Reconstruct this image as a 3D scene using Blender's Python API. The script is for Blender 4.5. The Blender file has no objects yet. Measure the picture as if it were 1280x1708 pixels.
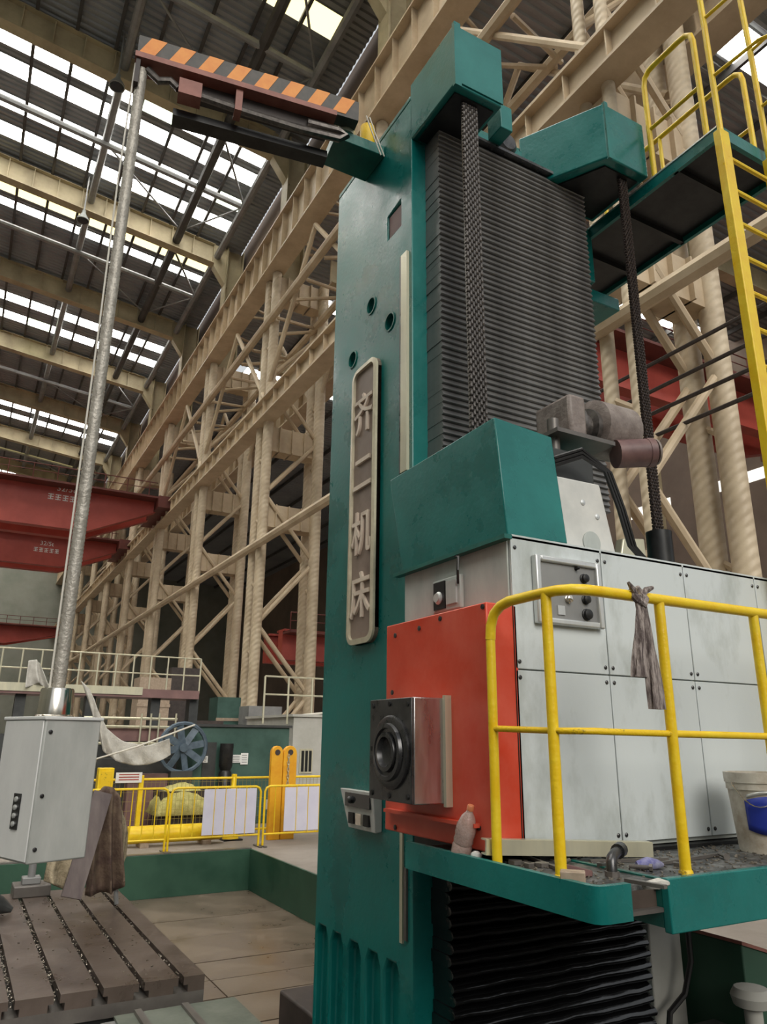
import bpy, bmesh, math, random
import numpy as np
from mathutils import Vector, Matrix

random.seed(7)
SC = bpy.context.scene
COL = SC.collection
PI = math.pi

# ------------------------------------------------------------------ camera
FPX, PITCH, YAW, ROLL = 1225.3, 0.29765, 0.50568, 0.01023
CAM = Vector((0.0, 0.0, 2.05))
_F = Vector((math.sin(YAW) * math.cos(PITCH), math.cos(YAW) * math.cos(PITCH), math.sin(PITCH)))
_R0 = Vector((math.cos(YAW), -math.sin(YAW), 0))
_U0 = _R0.cross(_F)
_R = _R0 * math.cos(ROLL) + _U0 * math.sin(ROLL)
_U = _U0 * math.cos(ROLL) - _R0 * math.sin(ROLL)
cam_d = bpy.data.cameras.new('camera')
cam_d.sensor_fit = 'VERTICAL'
cam_d.sensor_height = 24.0
cam_d.lens = 24.0 * FPX / 1708.0
cam_d.clip_start, cam_d.clip_end = 0.05, 600
cam = bpy.data.objects.new('camera', cam_d)
COL.objects.link(cam)
_m = Matrix((_R, _U, -_F)).transposed().to_4x4()
_m.translation = CAM
cam.matrix_world = _m
SC.camera = cam

# ------------------------------------------------------------------ world, sun, exposure
w = bpy.data.worlds.new('daylight')
SC.world = w
w.use_nodes = True
bg = w.node_tree.nodes['Background']
bg.inputs[0].default_value = (0.93, 0.97, 1.0, 1)
bg.inputs[1].default_value = 0.68
sun_d = bpy.data.lights.new('sun', 'SUN')
sun_d.energy = 1.9
sun_d.angle = math.radians(35)
sun_d.color = (1.0, 0.95, 0.86)
sun = bpy.data.objects.new('sun', sun_d)
COL.objects.link(sun)
sun.rotation_euler = Vector((0.10, 1.0, -0.62)).to_track_quat('-Z', 'Y').to_euler()
sun.location = (0, -20, 30)
SC.view_settings.view_transform = 'Standard'
SC.view_settings.look = 'None'
SC.view_settings.gamma = 1.0
SC.view_settings.exposure = 0.0
SC.view_settings.use_curve_mapping = False
SC.cycles.max_bounces = 6
SC.cycles.diffuse_bounces = 4
SC.cycles.glossy_bounces = 3


# ------------------------------------------------------------------ helpers
def at(x, y, X=None, Y=None, Z=None):
    """point in the hall on a known plane, from a sight line of the survey photo"""
    d = _R * ((x - 640) / FPX) - _U * ((y - 854) / FPX) + _F
    if X is not None:
        t = (X - CAM.x) / d.x
    elif Y is not None:
        t = (Y - CAM.y) / d.y
    else:
        t = (Z - CAM.z) / d.z
    return CAM + d * t


MATS = {}


def mat(name, c1, c2=None, rough=0.5, metal=0.0, scale=4.0, stretch=(1, 1, 1), lo=0.35, hi=0.65, bump=0.0,
        bscale=None, coat=0.0, emit=None, alpha=1.0, spec=0.5, rvar=0.0, trans=0.0, detail=6.0):
    m = bpy.data.materials.new(name)
    m.use_nodes = True
    nt = m.node_tree
    b = nt.nodes['Principled BSDF']
    b.inputs['Roughness'].default_value = rough
    b.inputs['Metallic'].default_value = metal
    b.inputs['Specular IOR Level'].default_value = spec
    b.inputs['Coat Weight'].default_value = coat
    b.inputs['Coat Roughness'].default_value = 0.12
    b.inputs['Transmission Weight'].default_value = trans
    b.inputs['Alpha'].default_value = alpha
    b.inputs['Base Color'].default_value = (*c1, 1)
    if emit:
        b.inputs['Emission Color'].default_value = (*emit[0], 1)
        b.inputs['Emission Strength'].default_value = emit[1]
    if c2 or bump or rvar:
        tc = nt.nodes.new('ShaderNodeTexCoord')
        mp = nt.nodes.new('ShaderNodeMapping')
        mp.inputs['Scale'].default_value = stretch
        nt.links.new(tc.outputs['Object'], mp.inputs['Vector'])
        nz = nt.nodes.new('ShaderNodeTexNoise')
        nz.inputs['Scale'].default_value = scale
        nz.inputs['Detail'].default_value = detail
        nz.inputs['Roughness'].default_value = 0.65
        nt.links.new(mp.outputs[0], nz.inputs['Vector'])
        if c2:
            cr = nt.nodes.new('ShaderNodeValToRGB')
            cr.color_ramp.elements[0].position = lo
            cr.color_ramp.elements[0].color = (*c1, 1)
            cr.color_ramp.elements[1].position = hi
            cr.color_ramp.elements[1].color = (*c2, 1)
            nt.links.new(nz.outputs['Fac'], cr.inputs[0])
            nt.links.new(cr.outputs[0], b.inputs['Base Color'])
        if rvar:
            mr = nt.nodes.new('ShaderNodeMapRange')
            mr.inputs['To Min'].default_value = max(0.03, rough - rvar)
            mr.inputs['To Max'].default_value = min(1, rough + rvar)
            mr.inputs['From Min'].default_value = 0.3
            mr.inputs['From Max'].default_value = 0.7
            nt.links.new(nz.outputs['Fac'], mr.inputs['Value'])
            nt.links.new(mr.outputs[0], b.inputs['Roughness'])
        if bump:
            n2 = nt.nodes.new('ShaderNodeTexNoise')
            n2.inputs['Scale'].default_value = bscale or scale * 6
            n2.inputs['Detail'].default_value = 4
            nt.links.new(mp.outputs[0], n2.inputs['Vector'])
            bp = nt.nodes.new('ShaderNodeBump')
            bp.inputs['Strength'].default_value = bump
            bp.inputs['Distance'].default_value = 0.02
            nt.links.new(n2.outputs['Fac'], bp.inputs['Height'])
            nt.links.new(bp.outputs[0], b.inputs['Normal'])
    MATS[name] = m
    return m


def add_wave(m, scale, rot, strength, dark=0.8):
    """spiral weld seams on rolled steel tube"""
    nt = m.node_tree
    b = nt.nodes['Principled BSDF']
    tc = nt.nodes.new('ShaderNodeTexCoord')
    mp = nt.nodes.new('ShaderNodeMapping')
    mp.inputs['Rotation'].default_value = rot
    nt.links.new(tc.outputs['Object'], mp.inputs['Vector'])
    wv = nt.nodes.new('ShaderNodeTexWave')
    wv.inputs['Scale'].default_value = scale
    wv.inputs['Distortion'].default_value = 1.0
    wv.bands_direction = 'Z'
    nt.links.new(mp.outputs[0], wv.inputs['Vector'])
    bp = nt.nodes.new('ShaderNodeBump')
    bp.inputs['Strength'].default_value = strength
    bp.inputs['Distance'].default_value = 0.05
    nt.links.new(wv.outputs['Fac'], bp.inputs['Height'])
    nt.links.new(bp.outputs[0], b.inputs['Normal'])


class MB:
    def __init__(s):
        s.v, s.f = [], []

    def add(s, vs, fs):
        o = len(s.v)
        s.v += [tuple(x) for x in vs]
        s.f += [tuple(i + o for i in f) for f in fs]
        return s

    def box(s, x0, x1, y0, y1, z0, z1):
        x0, x1 = min(x0, x1), max(x0, x1)
        y0, y1 = min(y0, y1), max(y0, y1)
        z0, z1 = min(z0, z1), max(z0, z1)
        return s.add([(x0, y0, z0), (x1, y0, z0), (x1, y1, z0), (x0, y1, z0), (x0, y0, z1), (x1, y0, z1), (x1, y1, z1), (x0, y1, z1)],
                     [(3, 2, 1, 0), (4, 5, 6, 7), (0, 1, 5, 4), (1, 2, 6, 5), (2, 3, 7, 6), (3, 0, 4, 7)])

    def hexa(s, p):
        return s.add(p, [(3, 2, 1, 0), (4, 5, 6, 7), (0, 1, 5, 4), (1, 2, 6, 5), (2, 3, 7, 6), (3, 0, 4, 7)])

    def bar(s, p, q, wid, hei, up=(0, 0, 1)):
        """rectangular bar from p to q"""
        p, q = Vector(p), Vector(q)
        d = (q - p).normalized()
        u = Vector(up)
        if abs(d.dot(u)) > 0.98:
            u = Vector((0, 1, 0))
        a = d.cross(u).normalized() * wid / 2
        b = a.cross(d).normalized() * hei / 2
        pts = []
        for e in (p, q):
            pts += [e - a - b, e + a - b, e + a + b, e - a + b]
        return s.add(pts, [(0, 1, 2, 3), (7, 6, 5, 4), (1, 0, 4, 5), (2, 1, 5, 6), (3, 2, 6, 7), (0, 3, 7, 4)])

    def tube(s, p, q, r, n=10, r2=None, caps=True):
        return s.path([p, q], [r, r if r2 is None else r2], n, caps)

    def path(s, pts, r, n=8, caps=True, closed=False):
        pts = [Vector(p) for p in pts]
        k = len(pts)
        rs = r if isinstance(r, (list, tuple)) else [r] * k
        base = len(s.v)
        d0 = (pts[1] - pts[0]).normalized()
        a = d0.orthogonal().normalized()
        prev = d0
        for i in range(k):
            if closed:
                d = (pts[(i + 1) % k] - pts[i - 1]).normalized()
            elif i == 0:
                d = d0
            elif i == k - 1:
                d = (pts[i] - pts[i - 1]).normalized()
            else:
                d = ((pts[i + 1] - pts[i]).normalized() + (pts[i] - pts[i - 1]).normalized())
                d = d.normalized() if d.length > 1e-6 else prev
            a = (a - d * a.dot(d))
            a = a.normalized() if a.length > 1e-6 else d.orthogonal().normalized()
            b = d.cross(a)
            for j in range(n):
                t = 2 * PI * j / n
                s.v.append(tuple(pts[i] + (a * math.cos(t) + b * math.sin(t)) * rs[i]))
            prev = d
        kk = k if closed else k - 1
        for i in range(kk):
            i2 = (i + 1) % k
            for j in range(n):
                j2 = (j + 1) % n
                s.f.append((base + i * n + j, base + i * n + j2, base + i2 * n + j2, base + i2 * n + j))
        if caps and not closed:
            s.f.append(tuple(base + j for j in reversed(range(n))))
            s.f.append(tuple(base + (k - 1) * n + j for j in range(n)))
        return s

    def lathe(s, origin, axis, prof, n=24, caps=True):
        """prof: list of (radius, height along axis)"""
        o, d = Vector(origin), Vector(axis).normalized()
        a = d.orthogonal().normalized()
        b = d.cross(a)
        base = len(s.v)
        for r, h in prof:
            for j in range(n):
                t = 2 * PI * j / n
                s.v.append(tuple(o + d * h + (a * math.cos(t) + b * math.sin(t)) * max(r, 1e-4)))
        for i in range(len(prof) - 1):
            for j in range(n):
                j2 = (j + 1) % n
                s.f.append((base + i * n + j, base + i * n + j2, base + (i + 1) * n + j2, base + (i + 1) * n + j))
        if caps:
            s.f.append(tuple(base + j for j in reversed(range(n))))
            s.f.append(tuple(base + (len(prof) - 1) * n + j for j in range(n)))
        return s

    def prism(s, poly, off):
        """closed polygon (list of points) extruded by vector off"""
        n = len(poly)
        off = Vector(off)
        p = [Vector(q) for q in poly]
        vs = p + [q + off for q in p]
        fs = [tuple(reversed(range(n))), tuple(range(n, 2 * n))]
        fs += [(i, (i + 1) % n, n + (i + 1) % n, n + i) for i in range(n)]
        return s.add(vs, fs)

    def grid(s, pts):
        """pts: 2-D list of points -> surface"""
        r, c = len(pts), len(pts[0])
        base = len(s.v)
        for row in pts:
            s.v += [tuple(p) for p in row]
        for i in range(r - 1):
            for j in range(c - 1):
                s.f.append((base + i * c + j, base + i * c + j + 1, base + (i + 1) * c + j + 1, base + (i + 1) * c + j))
        return s

    def mesh(s, name, m=None, org=(0, 0, 0)):
        me = bpy.data.meshes.new(name)
        me.from_pydata([(x - org[0], y - org[1], z - org[2]) for x, y, z in s.v], [], s.f)
        bm = bmesh.new()
        bm.from_mesh(me)
        bmesh.ops.recalc_face_normals(bm, faces=bm.faces)
        bm.to_mesh(me)
        bm.free()
        me.shade_smooth()
        me.set_sharp_from_angle(angle=0.65)
        if m:
            me.materials.append(MATS[m] if isinstance(m, str) else m)
        return me

    def build(s, name, m, parent=None, bevel=0, thick=0, sub=0):
        if parent is not None:
            org = ORG[parent.name]
        else:
            a = np.array(s.v)
            org = tuple((a.min(0) + a.max(0)) / 2)
            org = (org[0], org[1], float(a[:, 2].min()))
        me = s.mesh(name, m, org)
        o = bpy.data.objects.new(name, me)
        COL.objects.link(o)
        ORG[o.name] = org
        if parent is not None:
            o.parent = parent
        else:
            o.location = org
        if thick:
            md = o.modifiers.new('solid', 'SOLIDIFY')
            md.thickness = thick
            md.offset = 0
        if sub:
            md = o.modifiers.new('sub', 'SUBSURF')
            md.levels = md.render_levels = sub
        if bevel:
            md = o.modifiers.new('bevel', 'BEVEL')
            md.width = bevel
            md.segments = 2
            md.limit_method = 'ANGLE'
        return o


ORG = {}


def tag(o, label, cat, group=None, kind=None):
    o['label'] = label
    o['category'] = cat
    if group:
        o['group'] = group
    if kind:
        o['kind'] = kind
    return o


def thing(name, label, cat, loc, group=None):
    o = bpy.data.objects.new(name, None)
    o.empty_display_size = 0.2
    COL.objects.link(o)
    o.location = loc
    ORG[o.name] = tuple(loc)
    return tag(o, label, cat, group)


def struct(o, label=None):
    o['kind'] = 'structure'
    if label:
        o['label'] = label
    return o


def inst(name, me, parent, loc, rot=(0, 0, 0), scale=(1, 1, 1)):
    """a piece sharing mesh data; loc in hall coordinates"""
    o = bpy.data.objects.new(name, me)
    COL.objects.link(o)
    if parent is not None:
        g = ORG[parent.name]
        o.parent = parent
        o.location = (loc[0] - g[0], loc[1] - g[1], loc[2] - g[2])
    else:
        o.location = loc
    ORG[o.name] = tuple(loc)
    o.rotation_euler = rot
    o.scale = scale
    return o


def text_faces(body, size, depth, bold=0.0):
    cu = bpy.data.curves.new('t', 'FONT')
    cu.body = body
    cu.size = size
    cu.extrude = depth
    cu.offset = bold
    cu.align_x = 'CENTER'
    cu.align_y = 'CENTER'
    ob = bpy.data.objects.new('t', cu)
    COL.objects.link(ob)
    bpy.context.view_layer.update()
    dg = bpy.context.evaluated_depsgraph_get()
    me = bpy.data.meshes.new_from_object(ob.evaluated_get(dg))
    vs = [tuple(v.co) for v in me.vertices]
    fs = [tuple(p.vertices) for p in me.polygons]
    bpy.data.objects.remove(ob)
    bpy.data.curves.remove(cu)
    bpy.data.meshes.remove(me)
    return vs, fs


def lettering(mb, body, size, depth, org, right, up, bold=0.0):
    """add text to a mesh: org = centre, right / up = reading and upward directions"""
    vs, fs = text_faces(body, size, depth, bold)
    r, u = Vector(right).normalized(), Vector(up).normalized()
    n = r.cross(u)
    o = Vector(org)
    xs = [v[0] for v in vs]
    ys = [v[1] for v in vs]
    cx, cy = (min(xs) + max(xs)) / 2, (min(ys) + max(ys)) / 2
    mb.add([o + r * (v[0] - cx) + u * (v[1] - cy) + n * v[2] for v in vs], fs)
    return mb


# ------------------------------------------------------------------ materials
mat('teal', (0.002, 0.115, 0.105), (0.006, 0.190, 0.170), rough=0.31, scale=2.2, bump=0.07, bscale=30, rvar=0.12, lo=0.3, hi=0.75)
mat('teal_dark', (0.003, 0.09, 0.075), (0.008, 0.15, 0.12), rough=0.4, scale=3, bump=0.1, bscale=30)
mat('pit_green', (0.012, 0.055, 0.032), (0.028, 0.088, 0.052), rough=0.55, scale=1.2, rvar=0.15)
mat('white_panel', (0.36, 0.39, 0.36), (0.62, 0.665, 0.67), rough=0.42, scale=2.6, stretch=(1, 1, 0.5), bump=0.06, rvar=0.12, lo=0.28, hi=0.50, detail=9)
mat('grey_panel', (0.36, 0.39, 0.37), (0.52, 0.54, 0.50), rough=0.45, scale=3, stretch=(1, 1, 0.4), bump=0.08)
mat('red_paint', (0.60, 0.040, 0.010), (0.72, 0.135, 0.085), rough=0.36, scale=1.6, bump=0.06, rvar=0.1, lo=0.38, hi=0.72)
mat('yellow_paint', (0.80, 0.50, 0.004), (0.86, 0.62, 0.02), rough=0.36, scale=9, bump=0.1, rvar=0.1)
mat('yellow_chip', (0.30, 0.20, 0.01), (0.80, 0.52, 0.006), rough=0.45, scale=16, bump=0.2, lo=0.36, hi=0.42)
mat('cream_steel', (0.42, 0.315, 0.20), (0.60, 0.48, 0.33), rough=0.55, scale=0.6, rvar=0.1, bump=0.05, bscale=3)
mat('cream_tube', (0.47, 0.37, 0.25), (0.62, 0.51, 0.36), rough=0.5, scale=1.0)
add_wave(MATS['cream_tube'], 1.6, (0.6, 0.35, 0), 0.35)
mat('girder_cream', (0.34, 0.28, 0.17), (0.50, 0.42, 0.26), rough=0.6, scale=0.5)
mat('roof_sheet', (0.24, 0.255, 0.265), (0.33, 0.335, 0.33), rough=0.5, scale=0.3, metal=0.3)
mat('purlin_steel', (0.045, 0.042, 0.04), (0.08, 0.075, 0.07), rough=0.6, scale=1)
mat('grey_steel', (0.20, 0.20, 0.20), (0.30, 0.30, 0.29), rough=0.5, scale=1, metal=0.2)
mat('skylight', (0.8, 0.8, 0.8), rough=0.4, emit=((1.0, 0.98, 0.93), 11.0))
mat('skylight_yellow', (0.8, 0.7, 0.4), rough=0.4, emit=((1.0, 0.84, 0.38), 2.2))
mat('skylight_green', (0.7, 0.8, 0.6), rough=0.4, emit=((0.85, 1.0, 0.70), 5))
mat('crane_red', (0.30, 0.035, 0.022), (0.40, 0.06, 0.04), rough=0.5, scale=0.5)
mat('crane_dark', (0.09, 0.02, 0.015), (0.14, 0.03, 0.02), rough=0.6, scale=1)
mat('steel', (0.42, 0.40, 0.41), (0.62, 0.60, 0.60), rough=0.28, metal=1.0, scale=5, stretch=(1, 1, 0.2), rvar=0.1)
mat('steel_dark', (0.06, 0.06, 0.062), (0.12, 0.118, 0.12), rough=0.32, metal=0.8, scale=8, rvar=0.12)
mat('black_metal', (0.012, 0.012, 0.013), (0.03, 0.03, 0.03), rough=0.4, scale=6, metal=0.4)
mat('chrome', (0.62, 0.58, 0.52), (0.75, 0.70, 0.62), rough=0.18, metal=1.0, scale=3)
mat('alu', (0.60, 0.61, 0.60), (0.74, 0.75, 0.74), rough=0.35, metal=0.6, scale=6, stretch=(1, 1, 0.1))
mat('slat_grey', (0.13, 0.127, 0.124), (0.22, 0.215, 0.21), rough=0.36, metal=0.45, scale=3, rvar=0.12)
mat('black_plastic', (0.004, 0.004, 0.0045), (0.009, 0.009, 0.01), rough=0.16, scale=5, bump=0.35, bscale=7, spec=0.8, stretch=(0.4, 1, 2.0))
mat('chain_steel', (0.10, 0.09, 0.085), (0.20, 0.18, 0.165), rough=0.4, metal=0.8, scale=30)
mat('chain_dark', (0.035, 0.026, 0.024), (0.10, 0.075, 0.065), rough=0.45, metal=0.5, scale=30)
mat('sign_brown', (0.21, 0.15, 0.12), (0.29, 0.215, 0.175), rough=0.45, metal=0.0, scale=5)
mat('sign_gold', (0.58, 0.52, 0.38), (0.74, 0.67, 0.50), rough=0.35, metal=0.1, scale=8)
mat('sign_letter', (0.66, 0.54, 0.44), (0.78, 0.66, 0.54), rough=0.5, metal=0.0, scale=8)
mat('rail_cream', (0.52, 0.50, 0.38), (0.64, 0.60, 0.44), rough=0.3, metal=0.4, scale=6, stretch=(1, 1, 0.2))
mat('stripe_orange', (0.72, 0.22, 0.015), (0.80, 0.29, 0.03), rough=0.5, scale=10)
mat('stripe_black', (0.045, 0.042, 0.038), (0.08, 0.07, 0.06), rough=0.55, scale=10)
mat('rust_red', (0.22, 0.075, 0.055), (0.32, 0.12, 0.09), rough=0.55, scale=7)
mat('dark_brown', (0.028, 0.02, 0.018), (0.055, 0.04, 0.035), rough=0.6, scale=5)
mat('iron_table', (0.085, 0.062, 0.050), (0.135, 0.102, 0.085), rough=0.34, metal=0.35, scale=2.5, bump=0.1, rvar=0.1)
mat('iron_edge', (0.11, 0.098, 0.09), (0.16, 0.145, 0.13), rough=0.4, metal=0.35, scale=4)
mat('chips', (0.10, 0.085, 0.07), (0.42, 0.37, 0.30), rough=0.35, metal=0.7, scale=40)
mat('floor_plate', (0.135, 0.098, 0.070), (0.23, 0.18, 0.135), rough=0.36, metal=0.25, scale=0.9, bump=0.12, bscale=6, rvar=0.16)
mat('joint_dark', (0.02, 0.017, 0.014), rough=0.8)
mat('concrete', (0.20, 0.17, 0.145), (0.30, 0.26, 0.225), rough=0.75, scale=0.6, bump=0.1)
mat('deck_steel', (0.045, 0.045, 0.044), (0.28, 0.28, 0.27), rough=0.4, metal=0.5, scale=14, bump=0.4, bscale=60, lo=0.42, hi=0.7)
mat('white_plastic', (0.56, 0.56, 0.53), (0.68, 0.67, 0.63), rough=0.4, scale=5)
mat('bucket_dirty', (0.34, 0.28, 0.21), (0.60, 0.57, 0.50), rough=0.5, scale=5, lo=0.35, hi=0.6, bump=0.1)
mat('mesh_wire', (0.30, 0.24, 0.06), rough=0.5)
mat('blue_label', (0.012, 0.03, 0.28), rough=0.4)
mat('blue_paint', (0.05, 0.075, 0.105), (0.10, 0.14, 0.18), rough=0.5, scale=6)
mat('bottle_plastic', (0.52, 0.36, 0.31), (0.66, 0.50, 0.45), rough=0.2, trans=0.35, scale=20, bump=0.2)
mat('cap_orange', (0.62, 0.22, 0.10), rough=0.4)
mat('rag_cloth', (0.10, 0.075, 0.07), (0.40, 0.34, 0.31), rough=0.9, scale=22, stretch=(3, 3, 0.5), bump=0.5, lo=0.42, hi=0.6)
mat('tarp_brown', (0.075, 0.042, 0.035), (0.19, 0.135, 0.09), rough=0.85, scale=5, bump=0.4, bscale=30)
mat('tarp_tan', (0.20, 0.16, 0.10), (0.33, 0.27, 0.18), rough=0.85, scale=9, bump=0.6, bscale=40)
mat('board_wood', (0.10, 0.075, 0.075), (0.17, 0.135, 0.125), rough=0.7, scale=8, stretch=(1, 1, 0.15))
mat('wood_block', (0.28, 0.21, 0.15), (0.40, 0.31, 0.23), rough=0.7, scale=14)
mat('sheet_white', (0.44, 0.42, 0.38), (0.60, 0.58, 0.53), rough=0.75, scale=6, bump=0.4)
mat('pendant_white', (0.62, 0.62, 0.61), (0.72, 0.72, 0.70), rough=0.4, scale=3, stretch=(1, 1, 0.5), bump=0.05)
mat('pendant_grey', (0.34, 0.35, 0.33), (0.46, 0.465, 0.44), rough=0.5, scale=4, stretch=(1, 1, 0.3), bump=0.1)
mat('conduit', (0.30, 0.275, 0.235), (0.44, 0.41, 0.36), rough=0.45, scale=16, bump=0.4, bscale=50, metal=0.3)
mat('cable_white', (0.60, 0.57, 0.50), rough=0.6)
mat('cable_black', (0.012, 0.011, 0.011), rough=0.4)
mat('paper', (0.74, 0.74, 0.72), rough=0.8)
mat('board_lilac', (0.60, 0.58, 0.70), (0.68, 0.66, 0.76), rough=0.5, scale=2)
mat('machine_dark', (0.022, 0.024, 0.024), (0.05, 0.052, 0.05), rough=0.55, scale=2)
mat('machine_maroon', (0.16, 0.085, 0.08), (0.22, 0.12, 0.11), rough=0.55, scale=2)
mat('container_green', (0.022, 0.065, 0.050), (0.05, 0.11, 0.088), rough=0.5, scale=1.2)
mat('shed_wall', (0.38, 0.37, 0.33), (0.48, 0.47, 0.43), rough=0.8, scale=1.5)
mat('hook_orange', (0.75, 0.33, 0.01), (0.82, 0.42, 0.02), rough=0.45, scale=5)
mat('mound_yellow', (0.36, 0.33, 0.10), (0.58, 0.52, 0.20), rough=0.8, scale=8, bump=0.6)
mat('wall_far', (0.20, 0.21, 0.17), (0.30, 0.30, 0.25), rough=0.8, scale=0.15)
mat('wall_brown', (0.15, 0.11, 0.085), (0.24, 0.18, 0.14), rough=0.8, scale=0.12)
mat('window_far', (0.6, 0.6, 0.6), rough=0.3, emit=((1.0, 0.98, 0.9), 1.0))
mat('motor_brown', (0.16, 0.125, 0.11), (0.28, 0.235, 0.21), rough=0.5, scale=10, bump=0.2)
mat('copper_dark', (0.12, 0.06, 0.06), (0.2, 0.11, 0.10), rough=0.5, scale=8)
mat('glass_dark', (0.015, 0.017, 0.018), rough=0.12)
mat('lamp_metal', (0.25, 0.26, 0.24), rough=0.5)
mat('cover_sheet', (0.085, 0.10, 0.08), (0.15, 0.165, 0.135), rough=0.45, scale=3, bump=0.1)
mat('glove_blue', (0.10, 0.10, 0.30), (0.4, 0.4, 0.55), rough=0.8, scale=20)

# ================================================================== THE SETTING
PIT_Z, PIT_Y, PIT_X = -0.70, 14.53, 5.25

# ---- hall floor (ground level 0) around the pit
m = MB()
m.box(-30, 60, PIT_Y, 150, -0.9, 0)
m.box(PIT_X, 60, -25, PIT_Y, -0.9, 0)
hall_floor = struct(m.build('floor', 'concrete'), 'brown grey concrete shop floor at hall level')

# ---- pit floor with iron plates
m = MB()
m.box(-30, PIT_X, -25, PIT_Y, PIT_Z - 0.3, PIT_Z - 0.03)
pit_floor = struct(m.build('floor', 'joint_dark'), 'machine pit floor of large worn iron plates')
pme = MB().box(-0.993, 0.993, -0.0, 1.0, -0.03, 0.0)
rows = [5.0, 6.1, 7.2, 8.1, 8.95, 9.6, 10.35, 11.6, 12.7, 14.53]
for i in range(len(rows) - 1):
    y0, y1 = rows[i], rows[i + 1]
    pm = MB().box(-1.09, 1.09, 0, y1 - y0 - 0.022, -0.03, 0.0).mesh('plate', 'floor_plate')
    off = 0.55 if i % 2 else 0.0
    k = 0
    while True:
        xc = PIT_X - 1.1 - 2.2 * k + (0 if not off else 0)
        if xc < -2:
            break
        p = inst('plate', pm, pit_floor, (xc, y0, PIT_Z + random.uniform(-0.004, 0.004)))
        k += 1
# ---- pit walls (painted steel facing)
struct(MB().box(-30, PIT_X, PIT_Y - 0.04, PIT_Y, PIT_Z, 0.0).build('wall_back', 'pit_green'), 'green painted pit wall under the barriers')
struct(MB().box(PIT_X - 0.04, PIT_X, -25, PIT_Y - 0.04, PIT_Z, 0.0).build('wall_right', 'pit_green'), 'green painted pit wall running behind the column')
struct(MB().box(-30, PIT_X, PIT_Y, PIT_Y + 0.16, 0.0, 0.012).build('trim_1', 'iron_edge'), 'steel edge strip on top of the green pit wall')

# ---- roof of the main bay
BAY = 12.2
GY = [10.5 + BAY * k for k in range(-1, 12)]
XR = 12.0


def zroof(x):
    return 37.25 + 0.11 * (XR - x)


XL, XE = -30.0, 13.5
strips = []     # (y0, y1, material list)
for k, gy in enumerate(GY[:-1]):
    kk = k - 1            # 0 -> column nearest the machine
    if kk in (-1, 0):  # near bays hardly in view: strips added overhead for more light
        strips += [(gy + a - 0.62, gy + a + 0.62, 'w') for a in (2.6, 4.55, 7.4, 9.9)]
    elif kk == 1:
        strips += [(gy + 3.4, gy + 4.9, 'y')]
    elif kk == 2:
        strips += [(gy + a - 0.62, gy + a + 0.62, 'w') for a in (2.6, 4.55, 7.4, 9.9)]
    elif kk == 3:
        strips += [(gy + 3.0, gy + 3.9, 'y'), (gy + 4.6, gy + 5.5, 'w')]
    elif kk == 4:
        strips += [(gy + a - 0.7, gy + a + 0.7, 'w') for a in (2.4, 6.0, 9.2)]
    elif kk == 5:
        strips += [(gy + 2.2, gy + 3.6, 'w')]
    elif kk == 6:
        strips += [(gy + a - 0.75, gy + a + 0.75, 'w') for a in (2.6, 5.6, 8.8)]
    elif kk == 7:
        strips += [(gy + 2.5, gy + 5.5, 'y')]
    elif kk >= 8:
        strips += [(gy + a - 0.9, gy + a + 0.9, 'w') for a in (3, 7)]
strips.sort()
m = MB()
P = 0.42


def corrug(m, y0, y1, x0, x1, zf, pitch=P, dep=0.10):
    y = y0
    prof = []
    n = max(1, int(round((y1 - y0) / pitch)))
    st = (y1 - y0) / n
    for i in range(n):
        a = y0 + i * st
        prof += [(a, 0), (a + 0.35 * st, 0), (a + 0.5 * st, dep), (a + 0.85 * st, dep)]
    prof.append((y1, 0))
    m.grid([[(x0, yy, zf(x0) + dz) for yy, dz in prof], [(x1, yy, zf(x1) + dz) for yy, dz in prof]])


y = GY[0] - 6
for s0, s1, _ in strips:
    corrug(m, y, s0, XL, XE, zroof)
    corrug(m, s0, s1, XR, XE, zroof)
    y = s1
corrug(m, y, GY[-1], XL, XE, zroof)
roof = struct(m.build('ceiling', 'roof_sheet'), 'dark corrugated roof sheets of the high bay')


def pane_mesh(w_, d_, mname):
    h = 0.11 * w_ / 2
    return MB().hexa([(-w_ / 2, -d_ / 2, h), (w_ / 2, -d_ / 2, -h), (w_ / 2, d_ / 2, -h), (-w_ / 2, d_ / 2, h),
                      (-w_ / 2, -d_ / 2, h + .04), (w_ / 2, -d_ / 2, -h + .04), (w_ / 2, d_ / 2, -h + .04), (-w_ / 2, d_ / 2, h + .04)]).mesh('skylight_pane', mname)


cache = {}
for s0, s1, kd in strips:
    d_ = round(s1 - s0, 2)
    far = s0 > 75
    step = 2.0 if not far else 8.0
    x = XR - step / 2 + 0.0
    while x > XL:
        if not far and x < -8.5 and step < 5:
            step, x = 8.0, x + 1.0 - 4.0
        kind = 'skylight' if kd == 'w' else 'skylight_yellow'
        if kd == 'w' and not far and random.random() < 0.06:
            kind = 'skylight_green'
        key = (d_, kind, step)
        if key not in cache:
            cache[key] = pane_mesh(step - 0.14, d_, kind)
        inst('skylight_pane', cache[key], roof, (x, (s0 + s1) / 2, zroof(x) + 0.02))
        x -= step
# purlins along the hall
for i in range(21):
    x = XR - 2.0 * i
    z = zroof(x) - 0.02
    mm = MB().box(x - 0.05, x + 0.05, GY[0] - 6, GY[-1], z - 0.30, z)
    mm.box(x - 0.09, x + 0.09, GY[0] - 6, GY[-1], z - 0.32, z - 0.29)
    mm.build('purlin', 'purlin_steel', roof)
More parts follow.
